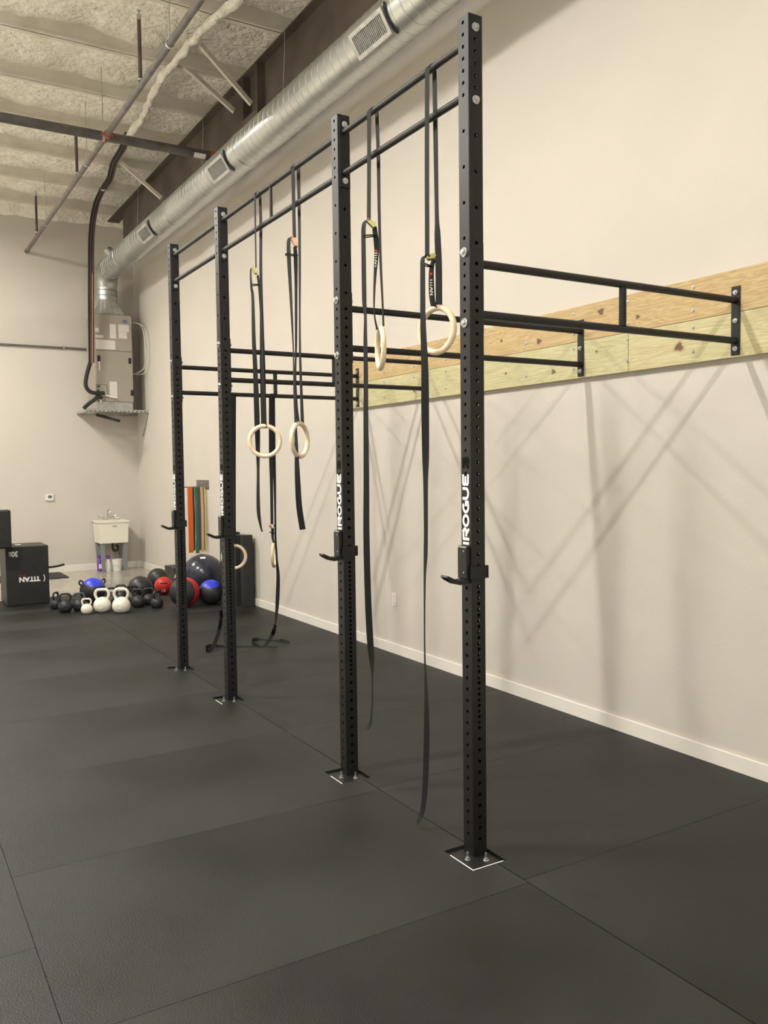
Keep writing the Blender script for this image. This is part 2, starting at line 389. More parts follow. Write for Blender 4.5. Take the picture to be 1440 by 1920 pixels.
# letters for the vertical wordmark (drawn as strokes in a unit cell, x along the text, y up the letter)
def arc(cx, cy, rx, ry, a0, a1, n=10): return [(cx+rx*math.cos(math.radians(a0+(a1-a0)*i/n)), cy+ry*math.sin(math.radians(a0+(a1-a0)*i/n))) for i in range(n+1)]
LET = {
 'R': [[(0.1, 0), (0.1, 1)], [(0.1, .9), (.7, .9)]+arc(.7, .68, .22, .22, 90, -90, 8)+[(0.3, .46)], [(.5, .46), (.95, .02)]],
 'O': [arc(.5, .5, .42, .40, 0, 360, 20)],
 'G': [arc(.52, .5, .42, .40, 55, 300, 16)+[(.9, .16), (.9, .48), (.55, .48)]],
 'U': [[(.1, 1), (.1, .45)]+arc(.5, .45, .4, .35, 180, 360, 10)+[(.9, 1)]],
 'E': [[(.95, .9), (.35, .9)]+arc(.35, .72, .22, .2, 110, 250, 6)+[(.8, .52)], [(.35, .5)]+arc(.35, .3, .22, .2, 110, 250, 6)+[(.95, .1)]],
}
def strokes(m, chars, cell, gap, h, th, put):
    x = 0; s_ = []
    for ch in chars:
        for pl in LET[ch]:
            pts = [Vector((x+p[0]*cell, p[1]*h)) for p in pl]; n = len(pts); cl = (pts[0]-pts[-1]).length < 1e-5; o = len(m.v); nf = 0; s_.append(0); dz = len(s_)*.00012; vs = []
            for i in range(n):
                d1 = (pts[i]-pts[i-1]) if i > 0 else ((pts[0]-pts[-2]) if cl else pts[1]-pts[0]); d2 = (pts[i+1]-pts[i]) if i < n-1 else ((pts[1]-pts[0]) if cl else pts[-1]-pts[-2])
                d1 = d1.normalized(); d2 = d2.normalized(); nn = Vector((-(d1.y+d2.y), d1.x+d2.x)); nn.normalize(); c = max(.5, nn.dot(Vector((-d1.y, d1.x)))); nn *= th/2/c
                e = Vector((0, 0))
                for q in (pts[i]+nn, pts[i]-nn): vs.append(Vector(put(q.x, q.y))+Vector((-dz, 0, 0)))
            m.add(vs, [(2*i, 2*i+1, 2*i+3, 2*i+2) for i in range(n-1)])
        x += cell+gap
    return x
def hexbolt(p, ax, r=.015, parent=None, name='bolt'):
    p = Vector(p); ax = Vector(ax)
    m = MB(); m.cyl(p, p+ax*.003, r*1.25, 18); m.cyl(p+ax*.003, p+ax*.013, r*.88, 6); m.cyl(p+ax*.013, p+ax*.016, r*.6, 10)
    return m.build(name, M['zinc'], parent)
def make_upright():
    t = thing('rig_upright', '', 'upright')
    tube_mesh(PH, .007).build('post', M['steel'], t)
    MB().box((-.116, -.142, .001), (.042, .052, .0075), .001).build('base_plate', M['steel'], t)
    for (bx_, by_) in ((-.076, -.045), (-.012, -.095)):
        m = MB().cyl((bx_, by_, .0075), (bx_, by_, .010), .014, 14).cyl((bx_, by_, .010), (bx_, by_, .019), .010, 6).cyl((bx_, by_, .019), (bx_, by_, .042), .0055, 10)
        m.build('anchor_bolt', M['zinc'], t)
    lg = MB(); X = -H-.0006
    strokes(lg, 'ROGUE', .0545, .0055, .046, .0130, lambda a, b: (X, -.022+b, 1.432+a))
    lg.box((X-.0002, -.020, 1.412), (X+.0004, .024, 1.424))
    o = lg.build('wordmark', M['whitelogo'], t); o['label'] = 'white ROGUE lettering running up the post'
    lr = MB(); strokes(lr, 'R', .042, 0, .048, .013, lambda a, b: (X-.0006, .021-a, 1.750+b))
    lr.build('initial_mark', M['blackgloss'], t)
    return t
UL = ['nearest tall black perforated upright, tallest in the photo', 'second black upright, left of the ring that hangs edge-on',
      'third black upright from the camera, in front of the stacked rubber slabs', 'farthest black upright, directly behind the kettlebell row on its right']
UL[3] = 'farthest and shortest-looking black upright, in front of the red and black ball'
u0 = make_upright(); ups = [u0]
for k in range(1, 4): ups.append(copy_tree(u0))
for k, u in enumerate(ups):
    u.location = (0, PY[k], 0); u['label'] = UL[k]; u['group'] = 'black rig uprights'

for k, sides in ((0, 'LN'), (1, 'L'), (2, 'L')):
    if 'L' in sides: MB().box((-.1335, -.157, .0192), (-.1290, -.02+.03*(k == 0), .0206)).build('white_edging', M['whitelogo'], ups[k])
    if 'N' in sides: MB().box((-.1335, -.1605, .0192), (.035, -.1565, .0206)).build('white_edging', M['whitelogo'], ups[k])

# J-hooks
def make_hook():
    t = thing('j_hook', '', 'J-hook')
    m = MB().box((-H-.024, -.032, 1.262), (-H-.004, .034, 1.408), .004); m.build('hook_body', M['steel'], t)
    MB().box((-H-.026, -.030, 1.400), (-H-.022, .032, 1.406)).build('edge_strip', M['galvdull'], t)
    a = MB(); pr = [(-.040, 1.2615), (-.040, 1.242), (-.092, 1.238), (-.112, 1.243), (-.148, 1.262), (-.163, 1.276), (-.158, 1.284), (-.120, 1.266), (-.098, 1.258), (-.064, 1.2615)]
    a.prism([(x, -.026, z) for x, z in pr], (0, 0, 0), (0, .05, 0)); a.build('hook_arm', M['steel'], t)
    s = MB().box((-H-.010, -H-.007, 1.262), (H+.012, -H-.001, 1.318)).box((H+.001, -H-.007, 1.262), (H+.012, H-.01, 1.318)); s.build('side_strap', M['steel'], t)
    for z in (1.385, 1.290): MB().cyl((-H-.024, -.012, z), (-H-.027, -.012, z), .004, 8).build('rivet', M['galvdull'], t)
    return t
HL = ['black J-hook on the nearest upright, below its white lettering', 'black J-hook on the second upright', 'black J-hook on the third upright, overlapping the resistance bands', 'black J-hook on the farthest upright']
h0 = make_hook(); hk = [h0]+[copy_tree(h0) for _ in range(3)]
for k, o in enumerate(hk): o.location = (0, PY[k], 0); o['label'] = HL[k]; o['group'] = 'J-hooks on the uprights'

# pull-up bar pairs
ZU, ZL = 3.598, 3.378
def pullup(y0, y1, label, spacer):
    t = thing('pull_up_bar', label, 'pull-up bar', (0, (y0+y1)/2, ZL), 0, 'double pull-up bars between uprights'); yc = (y0+y1)/2; hl = (y1-y0)/2-H
    for z in (ZU-ZL, 0): MB().cyl((0, -hl+.006, z), (0, hl-.006, z), .0165, 20).build('bar', M['steel'], t, True)
    for s in (-1, 1):
        a, c = sorted((s*(hl-.0005), s*(hl-.0075)))
        MB().box((-.030, a, -.078), (.034, c, ZT-ZL+.032), .002).build('end_plate', M['steel'], t)
        for z in (ZT-ZL, ZT2-ZL): hexbolt((0.002, s*(hl-.0075), z), (0, -s, 0), .0135, t)
    if spacer: MB().cyl((0, spacer, .014), (0, spacer, ZU-ZL-.014), .011, 14).build('spacer', M['steel'], t, True)
    for s, yy in ((-1, y0), (1, y1)):
        if (s == -1 and y0 == 0) : 
            for z in (ZT-ZL, ZT2-ZL): hexbolt((0, -hl-2*H, z), (0, -1, 0), .015, t, 'nut')
    return t
pullup(PY[0], PY[1], 'near double pull-up bar with two ring straps looped over it', 0)
pullup(PY[1], PY[2], 'longest double pull-up bar, in the middle, with a short spacer', .02)
pullup(PY[2], PY[3], 'far double pull-up bar between the two farthest uprights, nothing hanging on it', 0)

# wall arms
ZA, ZC = 2.650, 2.430
PX = 1.806
def wall_arm(y, label):
    t = thing('rig_crossmember', label, 'crossmember', (0, y, ZC), 0, 'double crossmembers to the wall')
    for z in (ZA-ZC, 0): MB().cyl((H+.006, 0, z), (PX-.006, 0, z), .0185, 20).build('bar', M['steel'], t, True)
    MB().cyl((.932, 0, .016), (.932, 0, ZA-ZC-.016), .0185, 18).build('spacer', M['steel'], t, True)
    MB().box((PX-.0065, -.028, 2.352-ZC), (PX-.0004, .028, 2.727-ZC), .003).build('wall_plate', M['steel'], t)
    MB().box((H+.0004, -.030, 2.345-ZC), (H+.0065, .030, 2.735-ZC), .002).build('post_plate', M['steel'], t)
    for z in (ZB, (ZB+ZB2)/2, ZB2): hexbolt((PX-.0065, 0, z-ZC), (-1, 0, 0), .011, t, 'wall_bolt')
    for z in (ZB, ZB2):
        hexbolt((-H-.0005, 0, z-ZC), (-1, 0, 0), .0165, t, 'bolt'); hexbolt((H+.0065, 0, z-ZC), (1, 0, 0), .014, t, 'nut')
    return t
for k, l in enumerate(['nearest double crossmember, its wall plate bolted to the boards at right', 'second double crossmember, from the second upright to the timber boards',
                       'third double crossmember, from the third upright, passing behind the hanging straps', 'farthest double crossmember, with two ring straps hung over its lower bar']):
    wall_arm(PY[k], l)

# ------------------------------------------------------------------ timber boards
def board(name, label, y0, y1, z0, z1, m, cols, knots):
    yc = (y0+y1)/2; X0 = PX
    t = thing(name, label, 'board', (PX, yc, z0), 0, 'timber boards on the right wall')
    MB().box((0, y0-yc, 0), (WX-PX-.0005, y1-yc, z1-z0), .003).build('plank', m, t)
    for (y, z) in cols:
        if y0 < y < y1:
            p = Vector((0, y-yc, z-z0)); q = MB().cyl(p, p+Vector((-.003, 0, 0)), .011, 12).cyl(p+Vector((-.003, 0, 0)), p+Vector((-.008, 0, 0)), .007, 6); q.build('lag_screw', M['zinc'], t)
    for (y, z, r) in knots:
        mm = MB(); pts = []
        for rr, dx, mi in ((r*1.5, -.0006, 1), (r, -.0011, 0)):
            mm.cur = mi; poly = []
            for i in range(14):
                a = 2*math.pi*i/14; k = 1+.22*math.sin(3*a+y*7)+.12*math.sin(5*a+z*30)
                poly.append((dx, y-yc+rr*1.25*k*math.cos(a), z-z0+rr*k*math.sin(a)))
            mm.add(poly, [tuple(range(14))])
        mm.build('knot', [M['knot'], M['knotr']], t)
    return t
ZS = 2.586
sy = [-.72, -.21, .285, .782, 1.262, 1.75, 2.25, 2.76, 3.245, 3.75, 4.2]
ctop = [(y, z) for y in sy for z in (2.775, 2.642)]; clow = [(y, z) for y in sy for z in (2.545, 2.408)]
board('timber_board', 'long tan upper timber board bolted along the right wall', -4.0, 4.43, ZS+.001, 2.82, M['woodtop'], ctop, [(1.01, 2.752, .020), (.70, 2.67, .012), (1.61, 2.64, .018), (2.03, 2.70, .010), (3.23, 2.68, .012), (-.45, 2.70, .02)])
board('timber_board', 'greenish lower timber board at the right edge, near the nearest wall plate', -4.0, .775, 2.342, ZS-.001, M['woodlow2'], clow, [(.385, 2.445, .022), (-.6, 2.5, .012)])
board('timber_board', 'greenish lower timber board continuing behind the uprights to its far end', .779, 4.43, 2.342, ZS-.001, M['woodlow'], clow, [(1.46, 2.41, .014), (3.24, 2.42, .013), (1.98, 2.45, .008), (1.05, 2.5, .007)])

# ------------------------------------------------------------------ gymnastic rings
def ribbon(m, pts, width=.038, th=.0018):
    # pts: (Vector pos, Vector widthdir)
    P = [p for p, w in pts]; Wd = [w for p, w in pts]
    k = 6; PP = spline(P, k); WW = spline(Wd, k); n = len(PP); vs = []
    for i in range(n):
        d = (PP[min(i+1, n-1)]-PP[max(i-1, 0)]).normalized(); w = WW[i]; w = (w-d*w.dot(d)); w.normalize(); w *= width/2; nn = d.cross(w).normalized()*th/2
        for a in (w+nn, w-nn, -w-nn, -w+nn): vs.append(PP[i]+a)
    fs = [(0, 1, 2, 3), tuple((n-1)*4+j for j in (3, 2, 1, 0))]
    for i in range(n-1):
        for j in range(4): fs.append((i*4+j, i*4+(j+1) % 4, (i+1)*4+(j+1) % 4, (i+1)*4+j))
    m.add(vs, fs)
def vplane(base):
    n = Vector((base[0]-CAMP.x, base[1]-CAMP.y, 0)).normalized(); t = Vector((n.y, -n.x, 0))
    return n, t
def onp(u, v, base, dn=0):
    n, t = vplane(base); d = ray(u, v); k = ((Vector((base[0], base[1], 0))-Vector((CAMP.x, CAMP.y, 0))).dot(n)+dn)/d.dot(n)
    return CAMP+d*k
def rib_px(m, lst, base, dn=0, width=.038):
    n, t = vplane(base); out = []
    for (u, v, w) in lst:
        p = onp(u, v, base, dn); s = FPX/((p-CAMP).dot(_F)); sn = max(.04, min(1, w/(s*width)))
        if p.z < MT+.004: p.z = MT+.004
        out.append((p, t*sn-n*math.sqrt(1-sn*sn)))
    ribbon(m, out, width)
def local(o_parts, t):
    # move world-space parts under the empty, keeping their place
    for o in o_parts:
        o.parent = t; o.location = Vector(o.location)-Vector(t.location)
def textmesh(s, size, m, name, mtx, parent, extr=.0004, bold=0.0, sx=1.0):
    cu = bpy.data.curves.new('txt', 'FONT'); cu.body = s; cu.size = size; cu.extrude = extr; cu.align_x = 'CENTER'; cu.align_y = 'CENTER'; cu.offset = bold
    o = bpy.data.objects.new('txt', cu); C.objects.link(o); bpy.context.view_layer.update()
    me = bpy.data.meshes.new_from_object(o.evaluated_get(bpy.context.evaluated_depsgraph_get())); bpy.data.objects.remove(o)
    me.transform(Matrix.Diagonal((sx, 1, 1, 1))); me.transform(mtx); me.materials.clear(); me.materials.append(m); me.name = name
    r = bpy.data.objects.new(name, me); C.objects.link(r)
    if parent: r.parent = parent
    return r
def basis(o, x, y, z):
    x, y, z = Vector(x).normalized(), Vector(y).normalized(), Vector(z).normalized()
    return Matrix(((x.x, y.x, z.x, o[0]), (x.y, y.y, z.y, o[1]), (x.z, y.z, z.z, o[2]), (0, 0, 0, 1)))
def torus(m, c, R, r, nrm, n=48, k=14):
    nrm = Vector(nrm).normalized(); z = Vector((0, 0, 1)); x = nrm.cross(z).normalized(); z = x.cross(nrm).normalized()
    m.tube([Vector(c)+x*R*math.cos(2*math.pi*i/n)+z*R*math.sin(2*math.pi*i/n) for i in range(n)], r, k, closed=True)
def ringset(label, base, bar, front, rear, short, tail, buckle, bm, ring_c, ring_n, group, tag_at=None, extra=None, keeper=None, tail_dn=-.03):
    """base (x,y) under which it hangs; bar = (x,y,z,r) bar it loops over"""
    t = thing('gymnastic_ring', label, 'gymnastic ring', (ring_c[0], ring_c[1], ring_c[2]), 0, group)
    parts = []
    n_, t_ = vplane(base); DN = .0200/abs(n_.x) if bar[3] > 0 else .0215/abs(n_.y)
    m = MB(); rib_px(m, front, base, -DN)
    # loop over the bar
    bxx, byy, bz, br = bar; pts = []
    along = Vector((0, 1, 0)) if bar[3] > 0 else Vector((1, 0, 0)); br = abs(br)
    side = Vector((1, 0, 0)) if bar[3] > 0 else Vector((0, 1, 0))
    for i in range(9):
        a = math.pi*(1-i/8); pts.append((Vector((bxx, byy, bz))+side*math.cos(a)*(br+.002)+Vector((0, 0, math.sin(a)*(br+.002))), along))
    ribbon(m, pts)
    rib_px(m, rear, base, DN)
    parts.append(m.build('strap', M['web']))
    m = MB(); rib_px(m, tail, base, tail_dn); parts.append(m.build('strap_tail', M['web']))
    m = MB(); rib_px(m, short, base, -.005); parts.append(m.build('short_strap', M['web']))
    if buckle:
        (u0, v0), (u1, v1) = buckle; a = onp(u0, v0, base, -.022); c = onp(u1, v1, base, -.022); n, tt = vplane(base)
        d = (c-a).normalized(); up = n.cross(d).normalized()
        m = MB()
        for off in (-.022, .018):
            q = [a+up*.008, a-up*.008, c-up*.012, c+up*.012]; m.prism([p+n*off for p in q], (0, 0, 0), n*.004)
        m.cyl(c-n*.024, c+n*.024, .006, 10); m.cyl(a-n*.02, a+n*.02, .004, 10)
        m.prism([a+d*.01+up*.006, a+d*.01-up*.004, c-d*.004-up*.006, c-d*.004+up*.008], -n*.018, n*.018)
        parts.append(m.build('cam_buckle', bm))
    if keeper:
        (u0, v0), (u1, v1) = keeper; a = onp(u0, v0, base, -.026); c = onp(u1, v1, base, -.008); n, tt = vplane(base)
        m = MB(); m.tube([a-n*.01-tt*.004, a-n*.012+Vector((0, 0, .004)), c-n*.014, c+tt*.004, c+n*.01, a+n*.012, a-tt*.004], .0035, 6, 4, True); parts.append(m.build('keeper_loop', M['steel']))
    m = MB(); torus(m, ring_c, .103, .0145, ring_n); parts.append(m.build('ring', M['ringwood'], None, True))
    if tag_at:
        (u, v0, v1, w) = tag_at; n, tt = vplane(base); mid = onp(u, (v0+v1)/2, base, -.012); ln = (onp(u, v0, base)-onp(u, v1, base)).length
        sn = .99; xx = Vector((0, 0, -1)); zz = -n; yy = zz.cross(xx)
        mb_ = textmesh('TITAN', .022, M['whitelogo'], 'label_print', basis(mid+Vector((0, 0, -.012)), xx, yy, zz), None, .0002, .0006, 1.25)
        parts.append(mb_)
        m = MB(); m.cyl(mid+Vector((0, 0, ln*.42)), mid+Vector((0, 0, ln*.42))-n*.001, .007, 12); parts.append(m.build('label_dot', M['redpanel']))
    local(parts, t)
    return t
VG = 'wooden gymnastic rings on black straps'
def ringc(u0, v0, base, dn=0): return onp(u0, v0, base, dn)
b1 = (0, .285)
ringset('wooden ring hanging face-on nearest the camera, left of the nearest upright', b1, (0, .30, ZU, .0165),
        [(801, 128, 8), (800.5, 300, 8), (801, 482, 8)],
        [(814.5, 130, 7), (816.5, 250, 8), (819, 400, 7), (820.5, 445, 11), (822.5, 500, 12), (823, 576, 12)],
        [(813, 488, 9), (809, 505, 9), (809, 540, 10), (811, 565, 9.5), (815.5, 580, 9)],
        [(806, 483, 7), (797, 480, 8), (792.5, 487, 8), (792.5, 510, 9), (793, 600, 10), (796.5, 690, 13), (797, 750, 14.5), (798, 850, 13), (798, 900, 9), (798.5, 990, 7), (798, 1040, 7), (796.5, 1080, 4), (796, 1150, 2.5), (796.5, 1230, 2.5), (799, 1300, 6), (800, 1370, 10), (798.5, 1440, 10), (796, 1490, 9), (791, 1525, 7), (781, 1543, 4)],
        ((801, 484), (815, 481)), M['brass'], ringc(819, 619, b1), Vector((.966, .26, 0)).normalized(), VG, (809, 510, 556, 10), None, ((796, 497), (806, 499)))
b2 = (0, .835)
ringset('wooden ring seen edge-on, just right of the second upright', b2, (0, .835, ZU, .0165),
        [(692, 207, 7), (692, 300, 7), (691.5, 412, 7)],
        [(706.5, 211, 6), (709.5, 300, 6), (711, 400, 5), (714, 500, 4), (717, 560, 3), (719, 612, 3)],
        [(702, 427, 8), (705, 450, 9), (706, 475, 8), (703, 520, 5), (701.5, 560, 3), (702, 590, 2), (707, 618, 3)],
        [(692, 414, 7), (686, 414, 8), (682, 424, 8), (681.5, 450, 8), (683, 560, 8), (685, 590, 5), (685, 640, 7), (686, 700, 8), (686, 780, 9), (687, 900, 10.5), (687, 1000, 11.5), (690, 1120, 12), (694, 1200, 12), (697, 1240, 8.5), (698, 1270, 3), (698, 1310, 2), (696.5, 1340, 2.5), (694, 1358, 4), (688, 1366, 4)],
        ((689, 413), (703, 425)), M['brass'], ringc(713.5, 653, b2), Vector((.93, -.37, 0)).normalized(), VG, (705, 468, 496, 8), None, ((683, 444), (701, 442)))
b3 = (0, 1.79)
ringset('wooden ring turned partly sideways, nearer of the two on the middle bar', b3, (0, 1.79, ZU, .0165),
        [(549, 314, 6), (551, 400, 6), (552, 446, 6)],
        [(559.5, 317, 6), (561, 400, 5), (562, 500, 4), (562, 600, 3), (563, 680, 4), (565.5, 750, 5), (567, 796, 6)],
        [(553, 462, 6), (554.5, 490, 7), (555, 540, 5), (555, 640, 4), (554, 700, 3), (556, 760, 4), (560, 797, 5)],
        [(549, 446, 6), (543, 447, 7), (541, 460, 7), (542, 490, 7), (545, 550, 5), (548, 610, 3.5), (550, 660, 2), (552, 740, 3.5), (554, 790, 4), (556, 850, 7), (558, 900, 10), (561, 950, 11), (567.5, 993, 11)],
        ((547, 445), (556, 461)), M['copperb'], ringc(562, 825, b3), Vector((-.588, .81, 0)).normalized(), VG, None, None, ((537, 478), (556, 479)))
b4 = (0, 2.375)
t4 = ringset('wooden ring hanging face-on, farther of the two on the middle bar', b4, (0, 2.375, ZU, .0165),
        [(478, 362, 3), (479, 440, 2.5), (480, 502, 2)],
        [(487.5, 367, 4.5), (489, 420, 5), (489, 500, 5), (490, 560, 5.5), (491.5, 640, 8), (493, 720, 11), (495, 803, 11.5)],
        [(483, 516, 3.5), (485, 530, 3.5), (486.5, 550, 3), (490, 600, 4), (492, 680, 5), (494, 760, 8), (496, 803, 9)],
        [(476, 500, 3), (471, 503, 3), (470, 516, 3), (471.5, 540, 4), (474, 560, 5), (476, 640, 7), (479, 700, 8.5), (482, 790, 10), (483.5, 840, 8), (484, 880, 5), (484, 930, 6), (485, 962, 6.5), (488.5, 985, 4), (491.5, 997, 2.5)],
        ((473, 501), (480.5, 512)), M['brass'], ringc(496.5, 827, b4), (Vector((CAMP.x, CAMP.y, 0))-Vector((0, 2.37, 0))).normalized(), VG, None, None, ((473, 535), (485, 534)), .03)
# two hung on the farthest wall arm (bar along X): loop over the lower bar
b6 = (.897, PY[3])
ringset('low wooden ring hanging nearly edge-on under the far crossmember, right of the rubber slabs', b6, (.9, PY[3], ZC, -.0185),
        [(508, 742, 8), (508, 840, 8), (509, 900, 6), (510, 983, 5)],
        [(512, 742, 7), (513, 840, 7), (515, 900, 5), (516, 960, 3.5), (516.5, 1019, 3.5)],
        [(511, 990, 5), (511, 1000, 5), (511.5, 1010, 4), (513.5, 1019, 3)],
        [(512, 985, 4), (515.5, 987, 3), (517, 1010, 3), (519, 1050, 4), (521.5, 1080, 6), (520.5, 1120, 7), (518.5, 1150, 5), (516, 1172, 3)],
        ((505, 985), (509, 990)), M['copperb'], ringc(514, 1041, b6), Vector((-.83, .56, 0)).normalized(), VG, None, None, ((506, 998), (514, 1000)))
b5 = (.47, PY[3])
ringset('low wooden ring half hidden behind the third upright, in front of the rubber slabs', b5, (.47, PY[3], ZC, -.0185),
        [(436, 741, 8), (436, 840, 8), (437, 960, 5), (438, 985, 5)],
        [(439, 741, 7), (439, 840, 6), (440, 960, 4), (440, 1023, 5)],
        [(438, 990, 5), (438, 1005, 5), (439, 1015, 4), (441, 1022, 4)],
        [(437, 985, 4), (432, 987, 4), (431, 1010, 5), (426, 1060, 6), (420, 1110, 6), (416, 1145, 5.5)],
        ((433, 985), (437, 990)), M['brass'], ringc(439, 1044, b5), Vector((-.35, -.93, 0)).normalized(), VG)
def floor_tail(pt, startpx, base, lst, parent):
    # lst: (u, v, height above mat, width dir angle) laid on the floor
    out = []
    for (u, v, w) in startpx:
        n, t = vplane(base); p = onp(u, v, base, -.03); s = FPX/((p-CAMP).dot(_F)); sn = max(.04, min(1, w/(s*.038))); out.append((p, t*sn-n*math.sqrt(1-sn*sn)))
    for (u, v, h, ax, az) in lst:
        p = at(u, v, 2, MT+.002+h); out.append((p, Vector((math.cos(ax)*math.cos(az), math.sin(ax)*math.cos(az), math.sin(az)))))
    m = MB(); ribbon(m, out)
    o = m.build('strap_end', M['web']); o.parent = parent; o.location = -Vector(parent.location); return o
r6 = [o for o in C.objects if o.get('label', '').startswith('low wooden ring hanging')][0]
r5 = [o for o in C.objects if o.get('label', '').startswith('low wooden ring half')][0]
floor_tail(None, [(516, 1172, 3)], b6, [(512, 1187, .10, 2.2, .3), (503, 1203, .035, 2.4, .2), (492, 1212, .004, 1.9, .1), (475, 1208, .02, 1.6, .9), (473, 1201, .03, 1.3, 1.2), (482, 1199, .01, 1.4, .8), (497, 1200, .002, 1.5, .2), (517, 1202, .002, 1.5, .2), (530, 1202, .014, 1.5, .7), (542, 1205, .004, 1.5, .3)], r6)
floor_tail(None, [(416, 1145, 5.5)], b5, [(413, 1172, .20, 2.5, .5), (406, 1198, .08, 2.6, .4), (398, 1214, .03, 2.2, .6), (390, 1222, .005, 2.0, 1.0), (386, 1216, .03, 1.6, 1.2), (395, 1211, .035, 1.5, .8), (415, 1212, .015, 1.5, .6), (445, 1213, .002, 1.5, .3), (490, 1213, .002, 1.5, .2), (520, 1214, .002, 1.5, .2)], r5)

# ------------------------------------------------------------------ duct
DX, DZ, DR = 1.255, 5.16, .182
duct = thing('spiral_duct', 'round galvanized spiral duct running under the beam along the right wall', 'duct', (DX, 5, DZ))
m = MB(); n = 48; pitch = .118; prof = [(0, 0), (.004, 0), (.008, .0), (.0095, .0028), (.0135, .0028), (.015, 0), (.019, 0), (.023, 0), (.05, 0), (.09, 0), (.114, 0)]
Y0, Y1 = -5.0, 11.72; turns = int((Y1-Y0)/pitch); vs = []; rows = 0
for k in range(turns):
    for (dy, dr) in prof:
        for i in range(n+1):
            a = 2*math.pi*i/n; y = Y0+(k+i/n)*pitch+dy
            vs.append(((DR+dr)*math.cos(a), min(y, Y1)-5, (DR+dr)*math.sin(a)))
        rows += 1
m.add(vs, [(r*(n+1)+i, r*(n+1)+i+1, (r+1)*(n+1)+i+1, (r+1)*(n+1)+i) for r in range(rows-1) for i in range(n)])
m.build('spiral_tube', M['galv'], duct, True)
for yy in (2.32, 5.62, 8.15, 10.82, -.9, 11.70):
    MB().lathe([(DR+.001, -.055), (DR+.006, -.05), (DR+.0065, .05), (DR+.001, .055)], (0, yy-5, 0), 48, (0, 1, 0)).build('coupling_collar', M['galv'], duct, True)
def register(y0, y1):
    a = math.radians(-148); nr = Vector((math.cos(a), 0, math.sin(a))); tt = Vector((-math.sin(a), 0, math.cos(a)))  # tangent
    yc = (y0+y1)/2; o = Vector((0, yc-5, 0))+nr*(DR-.012); mt = basis(o, (0, 1, 0), tt, nr)
    w = (y1-y0)/2; h = .098
    r = MB(); T = .03
    r.box((-w, -h, 0), (w, -h+T, .034), 0, mt).box((-w, h-T, 0), (w, h, .034), 0, mt).box((-w, -h+T, 0), (-w+T, h-T, .034), 0, mt).box((w-T, -h+T, 0), (w, h-T, .034), 0, mt)
    o_ = r.build('register_frame', M['galvdull'], duct)
    q = MB().box((-w+T, -h+T, .004), (w-T, h-T, .010), 0, mt); g1 = q.build('register_backing', M['ahud'], o_)
    q = MB()
    k = 20
    for i in range(k):
        x = -w+T+(2*w-2*T)*(i+.5)/k; q.box((x-.0025, -h+T, .016), (x+.0025, h-T, .030), 0, mt)
    for i in range(9):
        x = -h+T+(2*h-2*T)*(i+.5)/9; q.box((-w+T, x-.0018, .012), (w-T, x+.0018, .018), 0, mt)
    q.build('louver', M['galvdull'], o_)
    # black gasket on the near edge
    MB().lathe([(DR+.012, -.008), (DR+.030, -.008), (DR+.030, .004), (DR+.012, .004)], (0, y0-5-.012, 0), 48, (0, 1, 0))
    e = MB(); pts = []
    for i in range(9):
        aa = a+math.radians(-36+72*i/8); pts.append((math.cos(aa)*(DR+.012), y0-5-.010, math.sin(aa)*(DR+.012)))
    e.tube(pts, .009, 6); e.build('gasket', M['ahud'], o_)
for y0 in (2.46, 5.80, 8.72): register(y0, y0+.49)
# elbow, transition
VY = 12.05
m = MB(); pts = [Vector((0, Y1-.06-5, 0))]
for i in range(13):
    a = math.pi/2*i/12; pts.append(Vector((0, 11.74-5+(VY-11.74)*math.sin(a), -(VY-11.74)*(1-math.cos(a)))))
pts += [Vector((0, VY-5, -.31-k*.04)) for k in (1, 2, 3, 4, 5)]
m.tube(pts, DR+.003, 40); m.build('elbow', M['galv'], duct, True)
for z in (-.33, -.42): MB().lathe([(DR+.004, -.006), (DR+.012, 0), (DR+.004, .006)], (0, VY-5, z), 40).build('collar_bead', M['galv'], duct, True)
m = MB(); n = 24; vs = []; sq = []
for i in range(n):
    a = 2*math.pi*i/n; vs.append((DR*math.cos(a), VY-5+DR*math.sin(a), 4.68-DZ))
    c, s_ = math.cos(a), math.sin(a); k = 1/max(abs(c), abs(s_)); sq.append((1.245-DX+.255*c*k, VY-5+.235*s_*k, 4.41-DZ))
m.add(vs+sq, [(i, (i+1) % n, (i+1) % n+n, i+n) for i in range(n)]+[tuple(range(n))])
m.build('transition', M['galvdull'], duct)
q = at(205, 472, 1, 11.1); qq = Vector(q)-Vector((DX, 5, DZ))
m = MB(); d = Vector((qq.x, 0, qq.z)).normalized(); c0 = Vector((0, qq.y, 0))+d*(DR-.01); m.cyl(c0, c0+d*.06, .075, 18); m.cyl(c0+d*.06, c0+d*.085, .055, 18); m.build('damper_cap', M['galvdull'], duct, True)
for yy in (1.5, 4.45, 6.75, 9.6):
    m = MB().tube([(-.10, yy-5, DR*.84), (-.085, yy-5.02, .5), (-.07, yy-5, .93)], .0025, 5); m.build('hanger_wire', M['galvdull'], duct)

